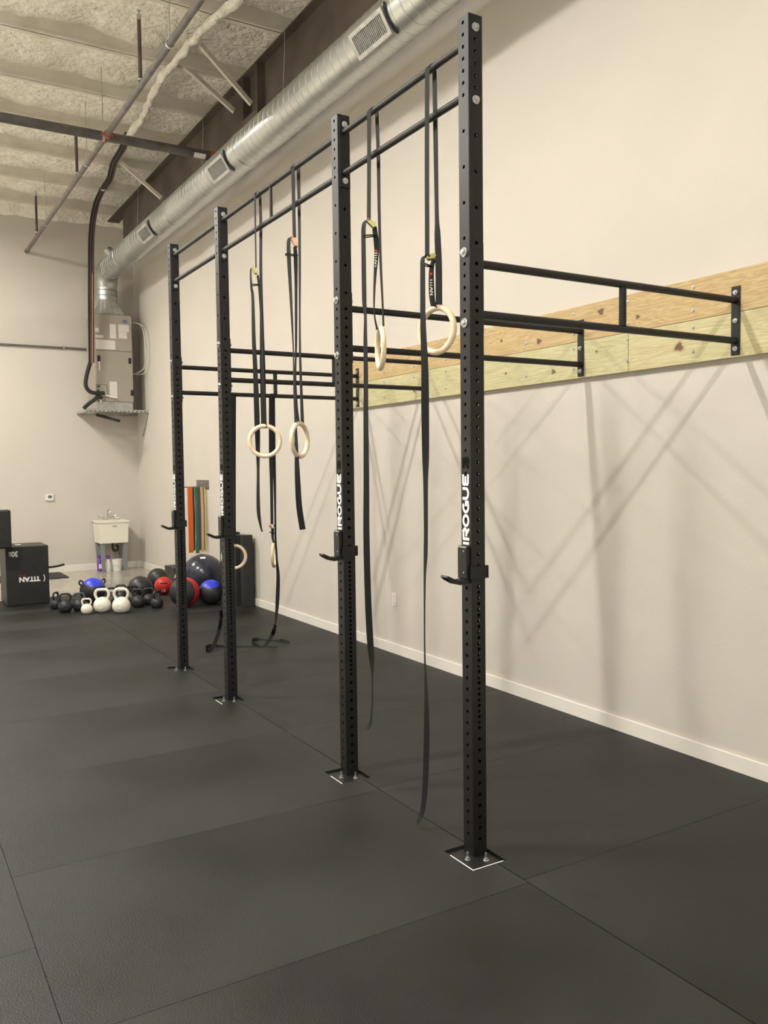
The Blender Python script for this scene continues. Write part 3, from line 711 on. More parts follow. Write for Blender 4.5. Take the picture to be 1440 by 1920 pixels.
# ------------------------------------------------------------------ air handler
AX0, AX1, AY0, AY1 = .985, 1.612, 11.8, 12.38
ah = thing('air_handler', 'beige upright air handler on a bracket shelf in the back corner', 'air handler', (1.3, 12.1, 2.79))
def L(x, y, z): return (x-1.3, y-12.1, z-2.79)
MB().box(L(AX0, AY0, 2.93), L(AX1, AY1, 4.405), .006).build('cabinet', M['ahu'], ah)
pu = MB().box(L(AX0+.004, AY0-.012, 3.795), L(AX1-.004, AY0+.001, 4.398), .004).build('upper_panel', M['ahu'], ah)
pl = MB().box(L(AX0+.004, AY0-.012, 2.936), L(AX1-.004, AY0+.001, 3.785), .004).build('lower_panel', M['ahu'], ah)
MB().box(L(1.0, AY0+.01, 2.80), L(1.6, AY1, 2.93)).build('base_pan', M['galvdull'], ah)
def label_box(x0, x1, z0, z1, par, m='label', lines=True):
    b_ = MB().box(L(x0, AY0-.0135, z0), L(x1, AY0-.0115, z1)); o = b_.build('label', M[m], par)
    return o
for (x0, x1, z0, z1) in [(1.24, 1.34, 4.0, 4.24), (1.38, 1.56, 4.12, 4.245), (1.385, 1.525, 4.01, 4.115), (1.0, 1.06, 4.09, 4.16), (1.0, 1.13, 4.0, 4.04), (1.0, 1.325, 3.81, 3.965)]: label_box(x0, x1, z0, z1, pu)
label_box(1.21, 1.335, 2.985, 3.27, pl)
bd = MB().lathe([(0, 0), (.055, 0), (.055, .004), (0, .004)], n=28, ax=(0, -1, 0)); bd = bd.build('badge', M['blue'], pu)
bd.data.transform(Matrix.Diagonal((1, 1, .42, 1))); bd.location = L(1.495, AY0-.0118, 4.295)
textmesh('Carrier', .034, M['whitelogo'], 'badge_text', basis((0, -.0045, 0), (1, 0, 0), (0, 0, 1), (0, -1, 0)), bd, .0002)
for (x, z) in ((1.045, 3.65), (1.56, 3.635), (1.585, 3.09)): MB().box(L(x-.022, AY0-.0145, z-.048), L(x+.022, AY0-.0115, z+.048), .008).build('panel_latch', M['ahud'], pl)
m = MB()
for (a, c) in (((.99, 3.21), (1.17, 3.216)), ((.99, 3.0), (1.17, 3.006)), ((.99, 3.0), (.996, 3.216)), ((1.164, 3.0), (1.17, 3.216))): m.box(L(a[0], AY0-.0135, a[1]), L(c[0], AY0-.0115, c[1]))
m.build('access_cover', M['ahud'], pl)
m = MB().cyl(L(1.03, AY0-.012, 3.18), L(1.03, AY0-.03, 3.18), .018, 12).cyl(L(1.02, AY0-.012, 3.11), L(1.02, AY0-.03, 3.11), .016, 12); m.build('port', M['ahud'], pl)
m = MB().tube([L(1.14, AY0-.03, 3.03), L(1.24, AY0-.045, 3.005), L(1.33, AY0-.03, 2.995)], .014, 10, 4).cyl(L(1.05, AY0-.06, 2.90), L(1.05, AY0-.06, 3.05), .014, 10).cyl(L(1.05, AY0-.02, 3.45), L(1.05, AY0-.02, 3.60), .012, 10)
m.build('white_drain_pipe', M['whiteplastic'], ah, True)
m = MB(); P0 = [L(*p) for p in [(WX-.02, 11.95, 4.33), (1.72, 11.85, 4.30), (WX-.01, 11.75, 4.1), (WX-.015, 11.62, 3.75), (WX-.01, 11.75, 3.45), (WX-.01, 11.9, 3.40)]]
m = MB().tube([L(AX1, 11.9, 4.30), L(1.72, 11.82, 4.29), L(1.80, 11.66, 4.18), L(1.815, 11.55, 3.85), L(1.80, 11.62, 3.50), L(1.76, 11.85, 3.42), L(AX1, 11.95, 3.45)], .006, 8, 6)
m.tube([L(AX1, 11.95, 4.31), L(1.70, 11.88, 4.31), L(1.77, 11.72, 4.2), L(1.785, 11.62, 3.85), L(1.78, 11.7, 3.52), L(AX1, 12.0, 3.40)], .006, 8, 6); m.build('control_cable', M['label'], ah, True)
# shelf
sh = thing('bracket_shelf', 'galvanized strut shelf carrying the air handler, fixed in the back corner', 'shelf', (1.3, 12.1, 2.75))
def L2(x, y, z): return (x-1.3, y-12.1, z-2.75)
XS = .80
m = MB()
for (y, nm) in ((11.72, 'front_rail'), (12.44, 'rear_rail')):
    q = MB().box(L2(XS, y, 2.745), L2(WX-.002, y+.041, 2.750)).box(L2(XS, y, 2.745), L2(WX-.002, y+.004, 2.787)).box(L2(XS, y+.037, 2.745), L2(WX-.002, y+.041, 2.787))
    q.build(nm, M['galvdull'], sh)
q = MB()
for i in range(14): q.box(L2(XS+.06+i*.07, 11.7185, 2.76), L2(XS+.09+i*.07, 11.7195, 2.772))
q.build('rail_slots', M['ahud'], sh)
for x in (XS, 1.55): MB().box(L2(x, 11.76, 2.75), L2(x+.041, 12.44, 2.788)).build('side_rail', M['galvdull'], sh)
MB().box(L2(.84, 11.76, 2.7885), L2(WX-.01, 12.40, 2.799)).build('deck_sheet', M['galvdull'], sh)
MB().tube([L2(1.832, 11.75, 2.74), L2(1.832, 12.1, 2.36)], .012, 6).build('knee_brace', M['galvdull'], sh)
# refrigerant lines
rl = thing('refrigerant_line_set', 'foam-covered line set along the ceiling, dropping dark to the air handler', 'pipe', (.7, 8, 6.0))
o0 = Vector((.7, 8, 6.0))
m = MB(); pth = [at(u, v, 2, 6.04) for u, v in [(470, -30), (450, 0), (400, 35), (345, 95), (290, 170), (265, 225), (240, 255)]]
fp = spline(pth, 6); m.tube([p-o0 for p in fp], .040, 10)
ob = m.build('foamed_pipe', M['foam'], rl, True)
for v_ in ob.data.vertices: v_.co += Vector((noise.noise(v_.co*6), noise.noise(v_.co*6+Vector((9, 0, 0))), noise.noise(v_.co*6+Vector((0, 9, 0)))))*.035
pp = [at(240, 250, 2, 6.04), at(228, 280, 2, 6.03), at(213, 305, 2, 6.02), at(205, 335, 1, 9.9), at(190, 358, 1, 10.7), at(178, 390, 1, 11.25), at(171, 440, 1, 11.5), at(170, 520, 1, 11.62), at(170, 600, 1, 11.66), at(171, 680, 1, 11.68)]
for k, (off, r, mm) in enumerate([((0, 0, 0), .020, 'brown'), ((.035, -.01, .0), .017, 'brown'), ((-.03, .0, 0), .014, 'insul')]):
    MB().tube([p-o0+Vector(off) for p in pp], r, 8, 5).build('line', M[mm], rl, True)
MB().tube([at(171.5, y, 1, 11.62)-o0+Vector((.01, -.02, 0)) for y in (470, 520, 600, 690)], .006, 6, 3).build('bare_copper', M['copper'], rl, True)
MB().tube([at(u, v, 1, 11.66)-o0 for u, v in [(169, 680), (164, 698), (161, 712), (161, 724), (167, 733), (178, 737), (196, 737)]], .033, 12, 5).build('insulated_hose', M['insul'], rl, True)
MB().tube([at(u, v, 1, 11.68)-o0 for u, v in [(157, 766), (165, 758), (176, 750), (183, 744), (192, 746)]], .032, 10, 5).build('drain_hose', M['insul'], rl, True)
MB().tube([at(182, 778, 1, 12.2)-o0, at(223, 789, 1, 11.55)-o0], .026, 12).build('lower_pipe', M['insul'], rl, True)
for u, v, s in [(213, 298, .07), (222, 285, .05), (193, 352, .05), (232, 272, .06)]:
    MB().sphere(at(u, v, 1, 9.6 if v < 340 else 10.6)-o0, s, 12, 8).build('foam_clump', M['foam'], rl, True)

# ------------------------------------------------------------------ sprinkler pipes
sx_, sz_ = .067, 5.46; YM = 6.78
mp_ = thing('sprinkler_main', 'thick black sprinkler main crossing the ceiling from the left to the beam', 'pipe', (sx_, YM, sz_))
MB().cyl((-9, 0, 0), (1.29-sx_, 0, 0), .052, 24).build('pipe', M['pipe'], mp_, True)
MB().cyl((1.26-sx_, 0, 0), (1.32-sx_, 0, 0), .060, 20).build('end_cap', M['red'], mp_, True)
MB().cyl((-.045, 0, 0), (-.015, 0, 0), .0545, 20).build('clamp', M['zinc'], mp_, True)
for s in (-1, 1): MB().cyl((.0, s*.05, 0), (0, s*.10, 0), .042, 16).cyl((-.06, s*.075, 0), (.06, s*.075, 0), .016, 8).build('outlet_tee', M['red'], mp_, True)
m = MB(); vs = []
for i in range(7):
    a = math.radians(190+70*i/6)
    for x in (1.06-sx_, 1.20-sx_): vs.append((x, math.cos(a)*.0535, math.sin(a)*.0535))
m.add(vs, [(2*i, 2*i+1, 2*i+3, 2*i+2) for i in range(6)]); m.build('pipe_label', M['label'], mp_)
br = thing('sprinkler_branch', 'thinner grey sprinkler branch pipe running toward the back wall', 'pipe', (sx_, YM, sz_))
MB().cyl((0, .10, 0), (0, 12.44-YM, 0), .030, 20).build('pipe', M['pipegrey'], br, True)
MB().cyl((0, -.10, 0), (0, -9, 0), .030, 20).build('pipe', M['pipegrey'], br, True)
MB().cyl((0, 12.38-YM, 0), (0, 12.46-YM, 0), .036, 16).build('end_cap', M['pipegrey'], br, True)
for y in (5.35, 8.33, 11.41):
    top = 6.08
    MB().cyl((0, y-YM, .02), (0, y-YM, top-sz_), .019, 12).build('riser', M['pipe'], br, True)
    q = MB().cyl((0, y-YM, top-sz_), (0, y-YM, top-sz_+.05), .022, 12).cyl((0, y-YM, top-sz_+.05), (0, y-YM, top-sz_+.09), .008, 8).cyl((0, y-YM, top-sz_+.09), (0, y-YM, top-sz_+.093), .022, 12)
    q.build('sprinkler_head', M['galvdull'], br, True)
    MB().lathe([(.02, -.008), (.026, -.008), (.026, .008), (.02, .008)], (0, y-YM, .06)).build('riser_collar', M['zinc'], br, True)
for y in (4.41, 7.75, 10.6):
    MB().cyl((0, y-YM, .03), (0, y-YM, 6.2-sz_), .005, 6).build('hanger_rod', M['galvdull'], br)
    MB().lathe([(.031, -.012), (.036, -.012), (.036, .012), (.031, .012)], (0, y-YM, 0), 20, (0, 1, 0)).build('hanger_loop', M['zinc'], br, True)
MB().cyl((-.03, 0, .05), (-.03, 0, 6.2-sz_), .005, 6).build('hanger_rod', M['galvdull'], mp_)

# conduit on the back wall
cp = thing('wall_conduit', 'thin grey pipe running level across the back wall into the air handler', 'pipe', (0, YB-.03, 3.885))
MB().cyl((-9, 0, 0), (.99, 0, 0), .017, 14).build('pipe', M['pipegrey'], cp, True)
MB().box((.60, -.02, -.02), (.625, .028, .04)).build('pipe_clip', M['galvdull'], cp)
th = thing('thermostat', 'small white wall thermostat on the back wall', 'thermostat', (.306, YB, 1.31))
MB().box((-.066, -.026, -.055), (.066, -.0005, .055), .006).build('case', M['whiteplastic'], th)
MB().box((-.022, -.028, -.012), (.036, -.0255, .034)).build('display', M['screen'], th)

# outlet
ol = thing('wall_outlet', 'white duplex outlet on the right wall above the baseboard', 'outlet', (WX, 3.672, .525))
MB().box((-.006, -.037, -.062), (-.0003, .037, .062), .002).build('cover_plate', M['white'], ol)
m = MB()
for z in (-.028, .028): m.box((-.0085, -.016, z-.016), (-.006, .016, z+.016), .001)
m.build('receptacle', M['whiteplastic'], ol)
m = MB()
for z in (-.028, .028):
    for y in (-.007, .007): m.box((-.0088, y-.0015, z-.006), (-.0084, y+.0015, z+.007))
m.build('slots', M['slot'], ol)

# ------------------------------------------------------------------ plyo boxes
pb = thing('plyo_box', 'upside-down black plyo box standing on the mat, white 30 and TITAN on it', 'plyo box', (-.6, 9.14, MT), 0)
W2 = .262
MB().box((-W2, -.295, 0), (W2, .30, .766), .008).build('box_body', M['plyo'], pb)
ft = lambda x, z: basis((x, -.2965, z), (-1, 0, 0), (0, 0, -1), (0, -1, 0))
textmesh('TITAN', .085, M['whitelogo'], 'wordmark', ft(.02, .335), pb, .0006, .004, 1.05)
textmesh('FITNESS', .022, M['redpanel'], 'sub_wordmark', ft(-.07, .385), pb, .0006, .0, 1.2)
textmesh('30', .095, M['whitelogo'], 'height_number', ft(-.15, .675), pb, .0006, .003, .85)
m = MB(); m.lathe([(.010, 0), (.016, 0)], (-.205, -.297, .66), 16, (0, -1, 0)); m.box((-.225, -.2975, .69), (-.185, -.2965, .70)); m.box((-.22, -.2975, .675), (-.19, -.2965, .68)); m.build('size_mark', M['whitelogo'], pb)
m = MB()
for i in range(6):
    a = math.radians(-60+20*i); b_ = math.radians(-40+20*i); c = Vector((.175, 0, .335))
    m.add([(c.x+.025*math.cos(a), -.2972, c.z+.05*math.sin(a)), (c.x+.036*math.cos(a), -.2972, c.z+.058*math.sin(a)), (c.x+.036*math.cos(b_), -.2972, c.z+.058*math.sin(b_)), (c.x+.025*math.cos(b_), -.2972, c.z+.05*math.sin(b_))], [(0, 1, 2, 3)])
m.build('logo_curve', M['whitelogo'], pb)
m = MB().box((-.10, -.05, .7665), (-.03, .10, .7672)); m.build('top_sticker', M['whitelogo'], pb)
sb = thing('soft_plyo_box', 'soft black foam box stacked on the TITAN box, cut by the left edge', 'plyo box', (-1.07, 9.0, MT+.767), 0)
MB().box((-.28, -.36, 0), (.265, .22, .49), .02).build('foam_body', M['plyo'], sb)
m = MB().box((-.279, -.3615, .0), (.264, -.3605, .006)); m.build('seam', M['blackgloss'], sb)
yj = thing('yellow_jar', 'small amber jar with a dark lid on the soft black box', 'jar', (-1.03, 8.82, MT+.767+.4905))
MB().cyl((0, 0, 0), (0, 0, .045), .030, 18).build('jar_body', M['yellow'], yj, True)
MB().cyl((0, 0, .045), (0, 0, .06), .031, 18).build('lid', M['ahud'], yj, True)
tag(MB().box((-.06, -.05, 0), (.06, .05, .006)).build('folded_paper', M['label'], loc=(-.90, 8.86, MT+.767+.4905)), 'folded white paper beside the amber jar', 'paper')

# small mat and bent bar behind the box
tag(MB().box((-1.0, -.42, .001), (1.02, .42, .018), .003).build('small_floor_mat', M['foamroll'], loc=(-.60, 12.0, 0)), 'separate black mat on the bare concrete behind the plyo boxes', 'floor mat')
bh = thing('bent_bar_stand', 'low black stand with a bent bar end, sticking out behind the plyo box', 'bar stand', (-.1, 11.85, .018))
MB().tube([(-.25, 0, .155), (.18, 0, .150), (.38, 0, .160), (.50, 0, .185)], .018, 10, 4).build('bent_bar', M['steel'], bh, True)
for x in (-.2, .05): MB().cyl((x, 0, 0.001), (x, 0, .150), .016, 10).build('leg', M['steel'], bh, True)
MB().box((-.25, -.12, 0.001), (.1, .12, .012)).build('foot_plate', M['steel'], bh)

# ------------------------------------------------------------------ kettlebells
def kb_parts(t, R, mb, mh, tall=2.76):
    b_ = MB(); pr = [(0, 0), (.62*R, 0)]
    for i in range(1, 14):
        a = -math.radians(48)+math.radians(48+78)*i/13; pr.append((R*math.cos(a), .74*R+R*math.sin(a) if a > 0 else .74*R+R*math.sin(a)))
    pr.append((0, 1.75*R)); b_.lathe(pr, n=28); b_.build('bell', mb, t, True)
    hp = [(-.50, 1.35), (-.66, 1.70), (-.76, 2.0), (-.72, 2.32), (-.50, tall-.20), (-.2, tall-.165), (.2, tall-.165), (.50, tall-.20), (.72, 2.32), (.76, 2.0), (.66, 1.70), (.50, 1.35)]
    MB().tube([(x*R, 0, z*R) for x, z in hp], .165*R, 12, 4).build('handle', mh, t, True)
    m = MB(); m.cyl((0, -R*.97, .74*R), (0, -R*1.01, .74*R), .28*R, 18); m.build('weight_disc', mb, t, True)
KB = [  # u, v(bottom), R, rot, body mat, handle mat, label
 (164, 1151, .069, .1, 'kbwhite', 'kbwhite', 'smallest white kettlebell, front of the row'),
 (194, 1148, .106, .05, 'kbwhite', 'kbwhite', 'white kettlebell in the middle, between the small and the right white one'),
 (230, 1149, .110, -.05, 'kbwhite', 'kbwhite', 'largest white kettlebell, rightmost of the three white ones'),
 (124, 1148, .085, .35, 'kbblack', 'kbblack', 'black kettlebell at the left front of the row'),
 (106, 1142, .078, 1.35, 'kbblack', 'kbblack', 'leftmost black kettlebell with its handle turned edge-on'),
 (150, 1145, .082, .15, 'kbblack', 'kbblue', 'dark kettlebell with slate handle behind the smallest white one'),
 (211, 1137, .088, .3, 'kbblack', 'kbblack', 'black kettlebell showing between the two large white ones'),
 (229, 1129, .084, .0, 'kbblack', 'kbblack', 'black kettlebell hidden behind the largest white one'),
 (261, 1139, .086, -.1, 'kbblack', 'kbblack', 'black kettlebell right of the largest white one'),
 (250, 1133, .090, .2, 'kbblack', 'kbblack', 'black kettlebell peeking between the largest white one and its right neighbour'),
 (281, 1134, .080, .1, 'kbblack', 'kbblack', 'black kettlebell behind the rightmost one, below the red ball'),
 (296, 1140, .080, 1.15, 'kbblack', 'kbblack', 'rightmost black kettlebell with handle edge-on, near the farthest upright'),
]
for (u, v, R, rz, a, c, lab) in KB:
    p = at(u, v, 2, MT); t = thing('kettlebell', lab, 'kettlebell', (p.x, p.y+R*.5, MT+.0005), rz-.45, 'kettlebells on the mat')
    kb_parts(t, R, M[a], M[c])
    if 'edge-on' in lab or 'slate' in lab: pass

# ------------------------------------------------------------------ balls
def ballpos(u, v, R, zc=None):
    d = ray(u, v); z = MT+R if zc is None else zc; return CAMP+d*((z-CAMP.z)/d.z)
def medball(lab, c, R, mats, matf, ax, group='medicine balls', extra=None):
    t = thing('medicine_ball', lab, 'medicine ball', (c[0], c[1], c[2]-R), 0, group)
    MB().sphere((0, 0, R), R, 36, 24, ax, matf).build('ball_skin', mats, t, True)
    return t
def gp(u, v, R):  # ball of radius R resting on mat with centre on the pixel ray as near as possible
    p = ballpos(u, v, R); return Vector((p.x, p.y, MT+R))
cM1 = gp(174, 1107, .165)
t = medball('black medicine ball with a blue top and two lugs, behind the kettlebells', cM1, .165, [M['rubball'], M['bluepanel']], lambda l: 1 if l > 40 else 0, (.1, -.25, 1))
for s in (-1, 1): MB().tube([(s*.105, .02, .27), (s*.15, .02, .305), (s*.165, .02, .27), (s*.14, .02, .235)], .011, 8, 4).build('grip_lug', M['rubball'], t, True)
cM2 = gp(263, 1103, .165); medball('plain black ball behind the right-hand kettlebells', cM2, .165, [M['rubball']], None, None)
cM3 = gp(299, 1092, .155); cM3 += Vector((.10, .42, 0)); medball('plain black ball behind the red medicine ball', cM3, .155, [M['rubball']], None, None)
cM5 = gp(346, 1110, .190); d5 = (CAMP-cM5).normalized()
medball('red and black panelled medicine ball behind the farthest upright', cM5, .190, [M['rubball'], M['redpanel']], lambda l: 1 if -24 < l < 26 else 0, (d5.x-.50, d5.y+.1, d5.z-.05))
cM6 = gp(395.6, 1110, .160)
medball('black medicine ball with a blue top, in front of the exercise ball', cM6, .160, [M['rubball'], M['bluepanel']], lambda l: 1 if l > 42 else 0, (-.12, -.35, 1))
cM4 = gp(306.5, 1098, .125)
t = thing('red_medicine_ball', 'small bright red ball with black seams and white print, left of the farthest upright', 'medicine ball', (cM4.x, cM4.y, MT+.0005))
MB().sphere((0, 0, .125), .125, 30, 18).build('ball_skin', M['redpanel'], t, True)
m = MB(); dv = (Vector((CAMP.x, CAMP.y, 0))-Vector((cM4.x, cM4.y, 0))).normalized(); sd = Vector((-dv.y, dv.x, 0))
torus(m, (0, 0, .125), .124, .004, (0.15, 0.1, 1) if False else dv+Vector((0, 0, 2.2)))
m.build('seam', M['ahud'], t, True)
m = MB(); m.tube([Vector((0, 0, .125))+sd*a+dv*math.sqrt(max(0, .133**2-a*a-.05**2))+Vector((0, 0, .05)) for a in (-.045, -.02, .02, .045)], .007, 8, 3); m.build('grip', M['ahud'], t, True)
nn = (dv+Vector((0, 0, -.5))).normalized(); textmesh('12', .055, M['whitelogo'], 'printed_number', basis(Vector((0, 0, .125))+nn*.1262, sd, -(nn.cross(-sd)), nn), t, .0008, .001)

# exercise ball
R = .292; cB = Vector((WX-.02-R, 8.15, MT+R)); pB = ballpos(383, 1073, R)
eb = thing('exercise_ball', 'large slate navy exercise ball against the right wall below the bands', 'exercise ball', (cB.x, cB.y, MT))
m = MB(); pr = []
for i in range(97):
    a = -math.pi/2+math.pi*i/96; rr = R*(1-.004*(1 if (i % 8) == 0 else 0)); pr.append((rr*math.cos(a), rr*math.sin(a)))
m.lathe(pr, (0, 0, R), 48, (.9, .3, .5)); m.build('ball_skin', M['navy'], eb, True)
dvb = (CAMP-cB).normalized(); up = Vector((0, 0, 1)); nl = (dvb*.55+up*.95).normalized(); xl = nl.cross(up).normalized()*-1; yl = nl.cross(xl)
m = MB(); vs = []
for j in (-.02, 0, .02):
    for i in (-.035, -.012, .012, .035):
        q = (nl*R+xl*i+yl*j).normalized()*(R+.0015); vs.append(q+Vector((0, 0, R)))
m.add(vs, [(j*4+i, j*4+i+1, (j+1)*4+i+1, (j+1)*4+i) for j in range(2) for i in range(3)]); m.build('white_label', M['whitelogo'], eb)

# black crate-like box behind the balls
bk = thing('black_box', 'small black box with a white mark behind the balls, near the right wall', 'box', (1.72, 10.0, 0))
MB().box((-.10, -.25, 0.0005), (.11, .25, .25), .005).build('box_body', M['plyo'], bk)
m = MB()
m.add([(-.06, -.2515, .10), (-.035, -.2515, .10), (-.012, -.2515, .18), (-.028, -.2515, .19)], [(0, 1, 2, 3)]); m.add([(.0, -.2515, .10), (.02, -.2515, .10), (-.012, -.2515, .18), (-.028, -.2515, .19)], [(0, 1, 2, 3)])
m.build('white_mark', M['whitelogo'], bk).location.x = -.045

# upright rubber slabs leaning on the wall
SL = ['front rubber slab of the upright stack by the right wall, widest face showing', 'second black rubber slab in the upright stack by the right wall', 'third black rubber slab in the upright stack, thin edge showing', 'rearmost black rubber slab of the stack, leaning on the right wall']
for k, (x, y, th_, wd_, hh) in enumerate([(1.735, 7.06, .13, .10, .905), (1.70, 7.20, .16, .10, .900), (1.665, 7.34, .11, .10, .91), (1.69, 7.52, .24, .16, .915)]):
    m = MB().box((-th_/2, -.055, 0), (th_/2, .055, hh), .006, Matrix.Rotation(0.0, 4, 'Y'))
    for i in range(4): m.box((-th_/2-.0006, -.052+.026*i, .003), (-th_/2+.001, -.050+.026*i, hh-.004))
    o = m.build('rubber_slab', M['foamroll'], loc=(x, y, MT+.0005)); tag(o, SL[k], 'rubber slab', 'rubber slabs stood upright by the right wall')

# resistance bands and rack
rk = thing('band_rack', 'grey steel peg plate on the right wall holding the resistance bands', 'rack', (WX, 9.0, 1.50))
MB().box((-.005, -.28, -.03), (-.0003, .26, .105), .001).build('back_plate', M['rack'], rk)
for yy, ln in ((.16, .27), (-.16, .20)): MB().cyl((-.005, yy, -.004), (-ln, yy, .004), .0075, 10).build('peg', M['rack'], rk, True)
m = MB()
for yy in (-.02, .02, .05): m.box((-.0058, yy-.006, .065), (-.005, yy+.006, .07))
m.build('print', M['whitelogo'], rk)
def band(lab, u0, u1, y, mt, vtop=913, vbot=1033, split=0, wd=None, wav=0.0):
    a = at(u0, vtop, 1, y); c = at(u1, vtop, 1, y); wx = abs(c.x-a.x); xc = (a.x+c.x)/2; ln = a.z-at(u0, vbot, 1, y).z
    xc = min(xc, WX-.012-wx/2)
    a.z = 1.50+.0085; t = thing('resistance_band', lab, 'resistance band', (xc, y, a.z), 0, 'resistance bands hung on the wall rack')
    m = MB(); n = 40; vs = []; pts = []
    for i in range(n):
        f = i/n
        if f < .5: g = f*2; z = -ln*g; off = -(.0108+.022*math.sin(math.pi*g)**2*(1+split)); lat = -split*.03*math.sin(math.pi*g)**2
        else: g = (1-f)*2; z = -ln*g; off = .0108+.008*math.sin(math.pi*g); lat = split*.03*math.sin(math.pi*g)**2
        w_ = wx*(1-.12*math.sin(math.pi*g))
        pts.append((Vector((lat+wav*math.sin(g*5), off, z)), w_))
    for i, (p, w_) in enumerate(pts):
        q = pts[(i+1) % n][0]-pts[i-1][0]; nn = Vector((0, -q.z, q.y)); nn = nn.normalized()*.0025 if nn.length > 1e-6 else Vector((0, .0025, 0))
        for s, k in ((-1, 1), (1, 1), (1, -1), (-1, -1)): vs.append(p+Vector((s*w_/2, 0, 0))+nn*k)
    fs = []
    for i in range(n):
        i2 = (i+1) % n
        for j in range(4): fs.append((i*4+j, i*4+(j+1) % 4, i2*4+(j+1) % 4, i2*4+j))
    m.add(vs, fs); m.build('band_loop', mt, t, True); return t
YA_, YB_ = 9.16, 8.84
band('orange resistance band, leftmost on the rack', 351.5, 360, YA_, M['b_orange'], 911, 1035)
band('dark navy resistance band between the orange and green ones', 360.3, 363.5, YA_, M['b_navy'], 912, 1032)
band('wide green resistance band hanging lowest on the rack', 364.8, 371, YA_, M['b_green'], 912, 1037, .5)
band('dark purple resistance band between the green and yellow ones', 370.5, 374.5, YB_, M['b_purple'], 912, 1030)
band('pale yellow resistance band right of the purple one', 374.8, 377.2, YB_, M['b_yellow'], 912, 1033)
band('cream resistance band in the yellow cluster', 377.5, 379.7, YB_, M['b_cream'], 912, 1034)
band('thin black resistance band in the yellow cluster', 379.9, 380.9, YB_, M['b_black'], 913, 1031)
band('rightmost yellow resistance band, nearest the wall', 381.1, 384, YB_, M['b_yellow'], 912, 1033)

# ------------------------------------------------------------------ sink
sk = thing('utility_sink', 'white utility sink on grey legs in the back corner', 'sink', (1.25, 12.2, 0))
X0, X1, Ya, Yb_ = 1.0-1.25, 1.52-1.25, 11.98-12.2, YB-.02-12.2
def fr_box(m, xa, xb, ya, yb, xa2, xb2, ya2, yb2, z0, z1):
    m.add([(xa, ya, z0), (xb, ya, z0), (xb, yb, z0), (xa, yb, z0), (xa2, ya2, z1), (xb2, ya2, z1), (xb2, yb2, z1), (xa2, yb2, z1)], [(0, 1, 2, 3), (0, 4, 5, 1), (1, 5, 6, 2), (2, 6, 7, 3), (3, 7, 4, 0)])
m = MB(); fr_box(m, X0+.03, X1-.02, Ya+.02, Yb_-.02, X0+.01, X1-.005, Ya+.005, Yb_-.01, .50, .86)
fr_box(m, X0+.05, X1-.04, Ya+.04, Yb_-.12, X0+.04, X1-.03, Ya+.03, Yb_-.12, .53, .875)
m.build('tub', M['sink'], sk)
m = MB().box((X0-.01, Ya-.01, .855), (X1+.01, Ya+.035, .885), .006).box((X0-.01, Yb_-.13, .855), (X1+.01, Yb_, .89), .006).box((X0-.01, Ya, .855), (X0+.035, Yb_-.05, .885), .006).box((X1-.03, Ya, .855), (X1+.01, Yb_-.05, .885), .006); m.build('rim', M['sink'], sk)
m = MB().box((-.01, Ya-.0, .79), (.06, Ya+.004, .80)); m.build('maker_mark', M['slot'], sk)
for (x, y) in ((X0+.035, Ya+.04), (X1-.10, Ya+.04), (X0+.035, Yb_-.09), (X1-.10, Yb_-.09)):
    q = MB(); q.add([(x, y, .50), (x+.08, y, .50), (x+.06, y, 0.0005), (x+.02, y, 0.0005), (x, y+.05, .50), (x+.08, y+.004, .50), (x+.06, y+.004, 0.0005), (x+.02, y+.03, .0005)], [(0, 1, 2, 3), (4, 5, 6, 7), (0, 3, 7, 4), (1, 2, 6, 5), (2, 3, 7, 6)]); q.build('leg', M['greyleg'], sk)
fc = thing('faucet', 'chrome two-handle faucet on the back rim of the utility sink', 'faucet', (1.235, 12.40, .8905))
MB().box((-.075, -.03, 0), (.085, .03, .018), .005).build('faucet_base', M['chrome'], fc)
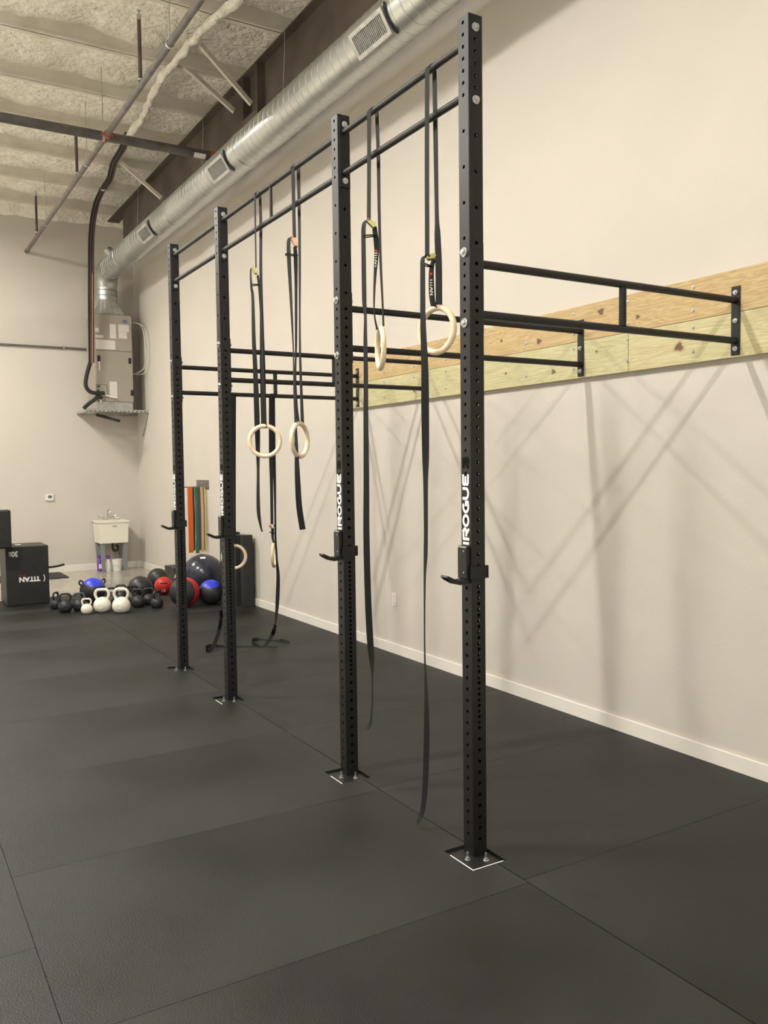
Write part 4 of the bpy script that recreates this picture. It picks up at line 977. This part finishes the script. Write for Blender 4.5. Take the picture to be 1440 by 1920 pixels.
MB().tube([(.02, 0, .01), (.02, 0, .12), (.03, -.03, .18), (.035, -.10, .17), (.035, -.13, .13)], .011, 10, 5).build('spout', M['chrome'], fc, True)
for s in (-1, 1): MB().cyl((.005+s*.06, 0, .01), (.005+s*.06, 0, .05), .016, 12).tube([(.005+s*.06, 0, .045), (.005+s*.12, -.01, .05), (.005+s*.155, -.015, .075), (.005+s*.16, -.015, .09)], .007, 8, 4).build('faucet_handle', M['chrome'], fc, True)
MB().tube([(.02, -.05, .49), (.02, -.05, .40), (.05, -.05, .35), (.10, -.05, .37), (.12, .0, .42), (.12, .15, .43)], .020, 10, 4).build('drain_trap', M['ahud'], sk, True)
tag(MB().sphere((0, 0, .015), .045, 16, 10, squash=.4).build('soap_dish', M['whiteplastic'], loc=(1.42, 12.40, .895)), 'white lump of soap on the right of the sink rim', 'soap')
bu = thing('bucket', 'white plastic bucket under the utility sink', 'bucket', (1.33, 12.14, 0.0005))
MB().lathe([(0, 0), (.075, 0), (.094, .19), (.099, .19), (.099, .205), (.090, .205), (.072, .01), (0, .01)], n=28).build('pail', M['whiteplastic'], bu, True)
MB().tube([(-.098, 0, .17), (-.08, -.085, .12), (0, -.115, .09), (.08, -.085, .12), (.098, 0, .17)], .003, 6, 4).build('bail_handle', M['zinc'], bu, True)
def bottle(lab, x, y, col, cap):
    t = thing('cleaner_bottle', lab, 'bottle', (x, y, .0005)); MB().lathe([(0, 0), (.042, 0), (.044, .01), (.044, .15), (.030, .20), (.018, .22), (0, .22)], n=20).build('bottle_body', col, t, True)
    MB().lathe([(.0, .22), (.019, .22), (.021, .225), (.021, .25), (0, .25)], n=14).box((-.035, -.012, .25), (.04, .012, .285), .005).box((.03, -.006, .22), (.04, .006, .26)).build('trigger_cap', cap, t)
    return t
bottle('white spray bottle with a purple head beside the bucket', 1.17, 12.10, M['whiteplastic'], M['purple'])
t = bottle('purple cleaner bottle with white label, leftmost under the sink', 1.055, 12.22, M['purple'], M['purple'])
MB().box((-.026, -.046, .05), (.035, -.043, .13)).build('bottle_label', M['whiteplastic'], t)
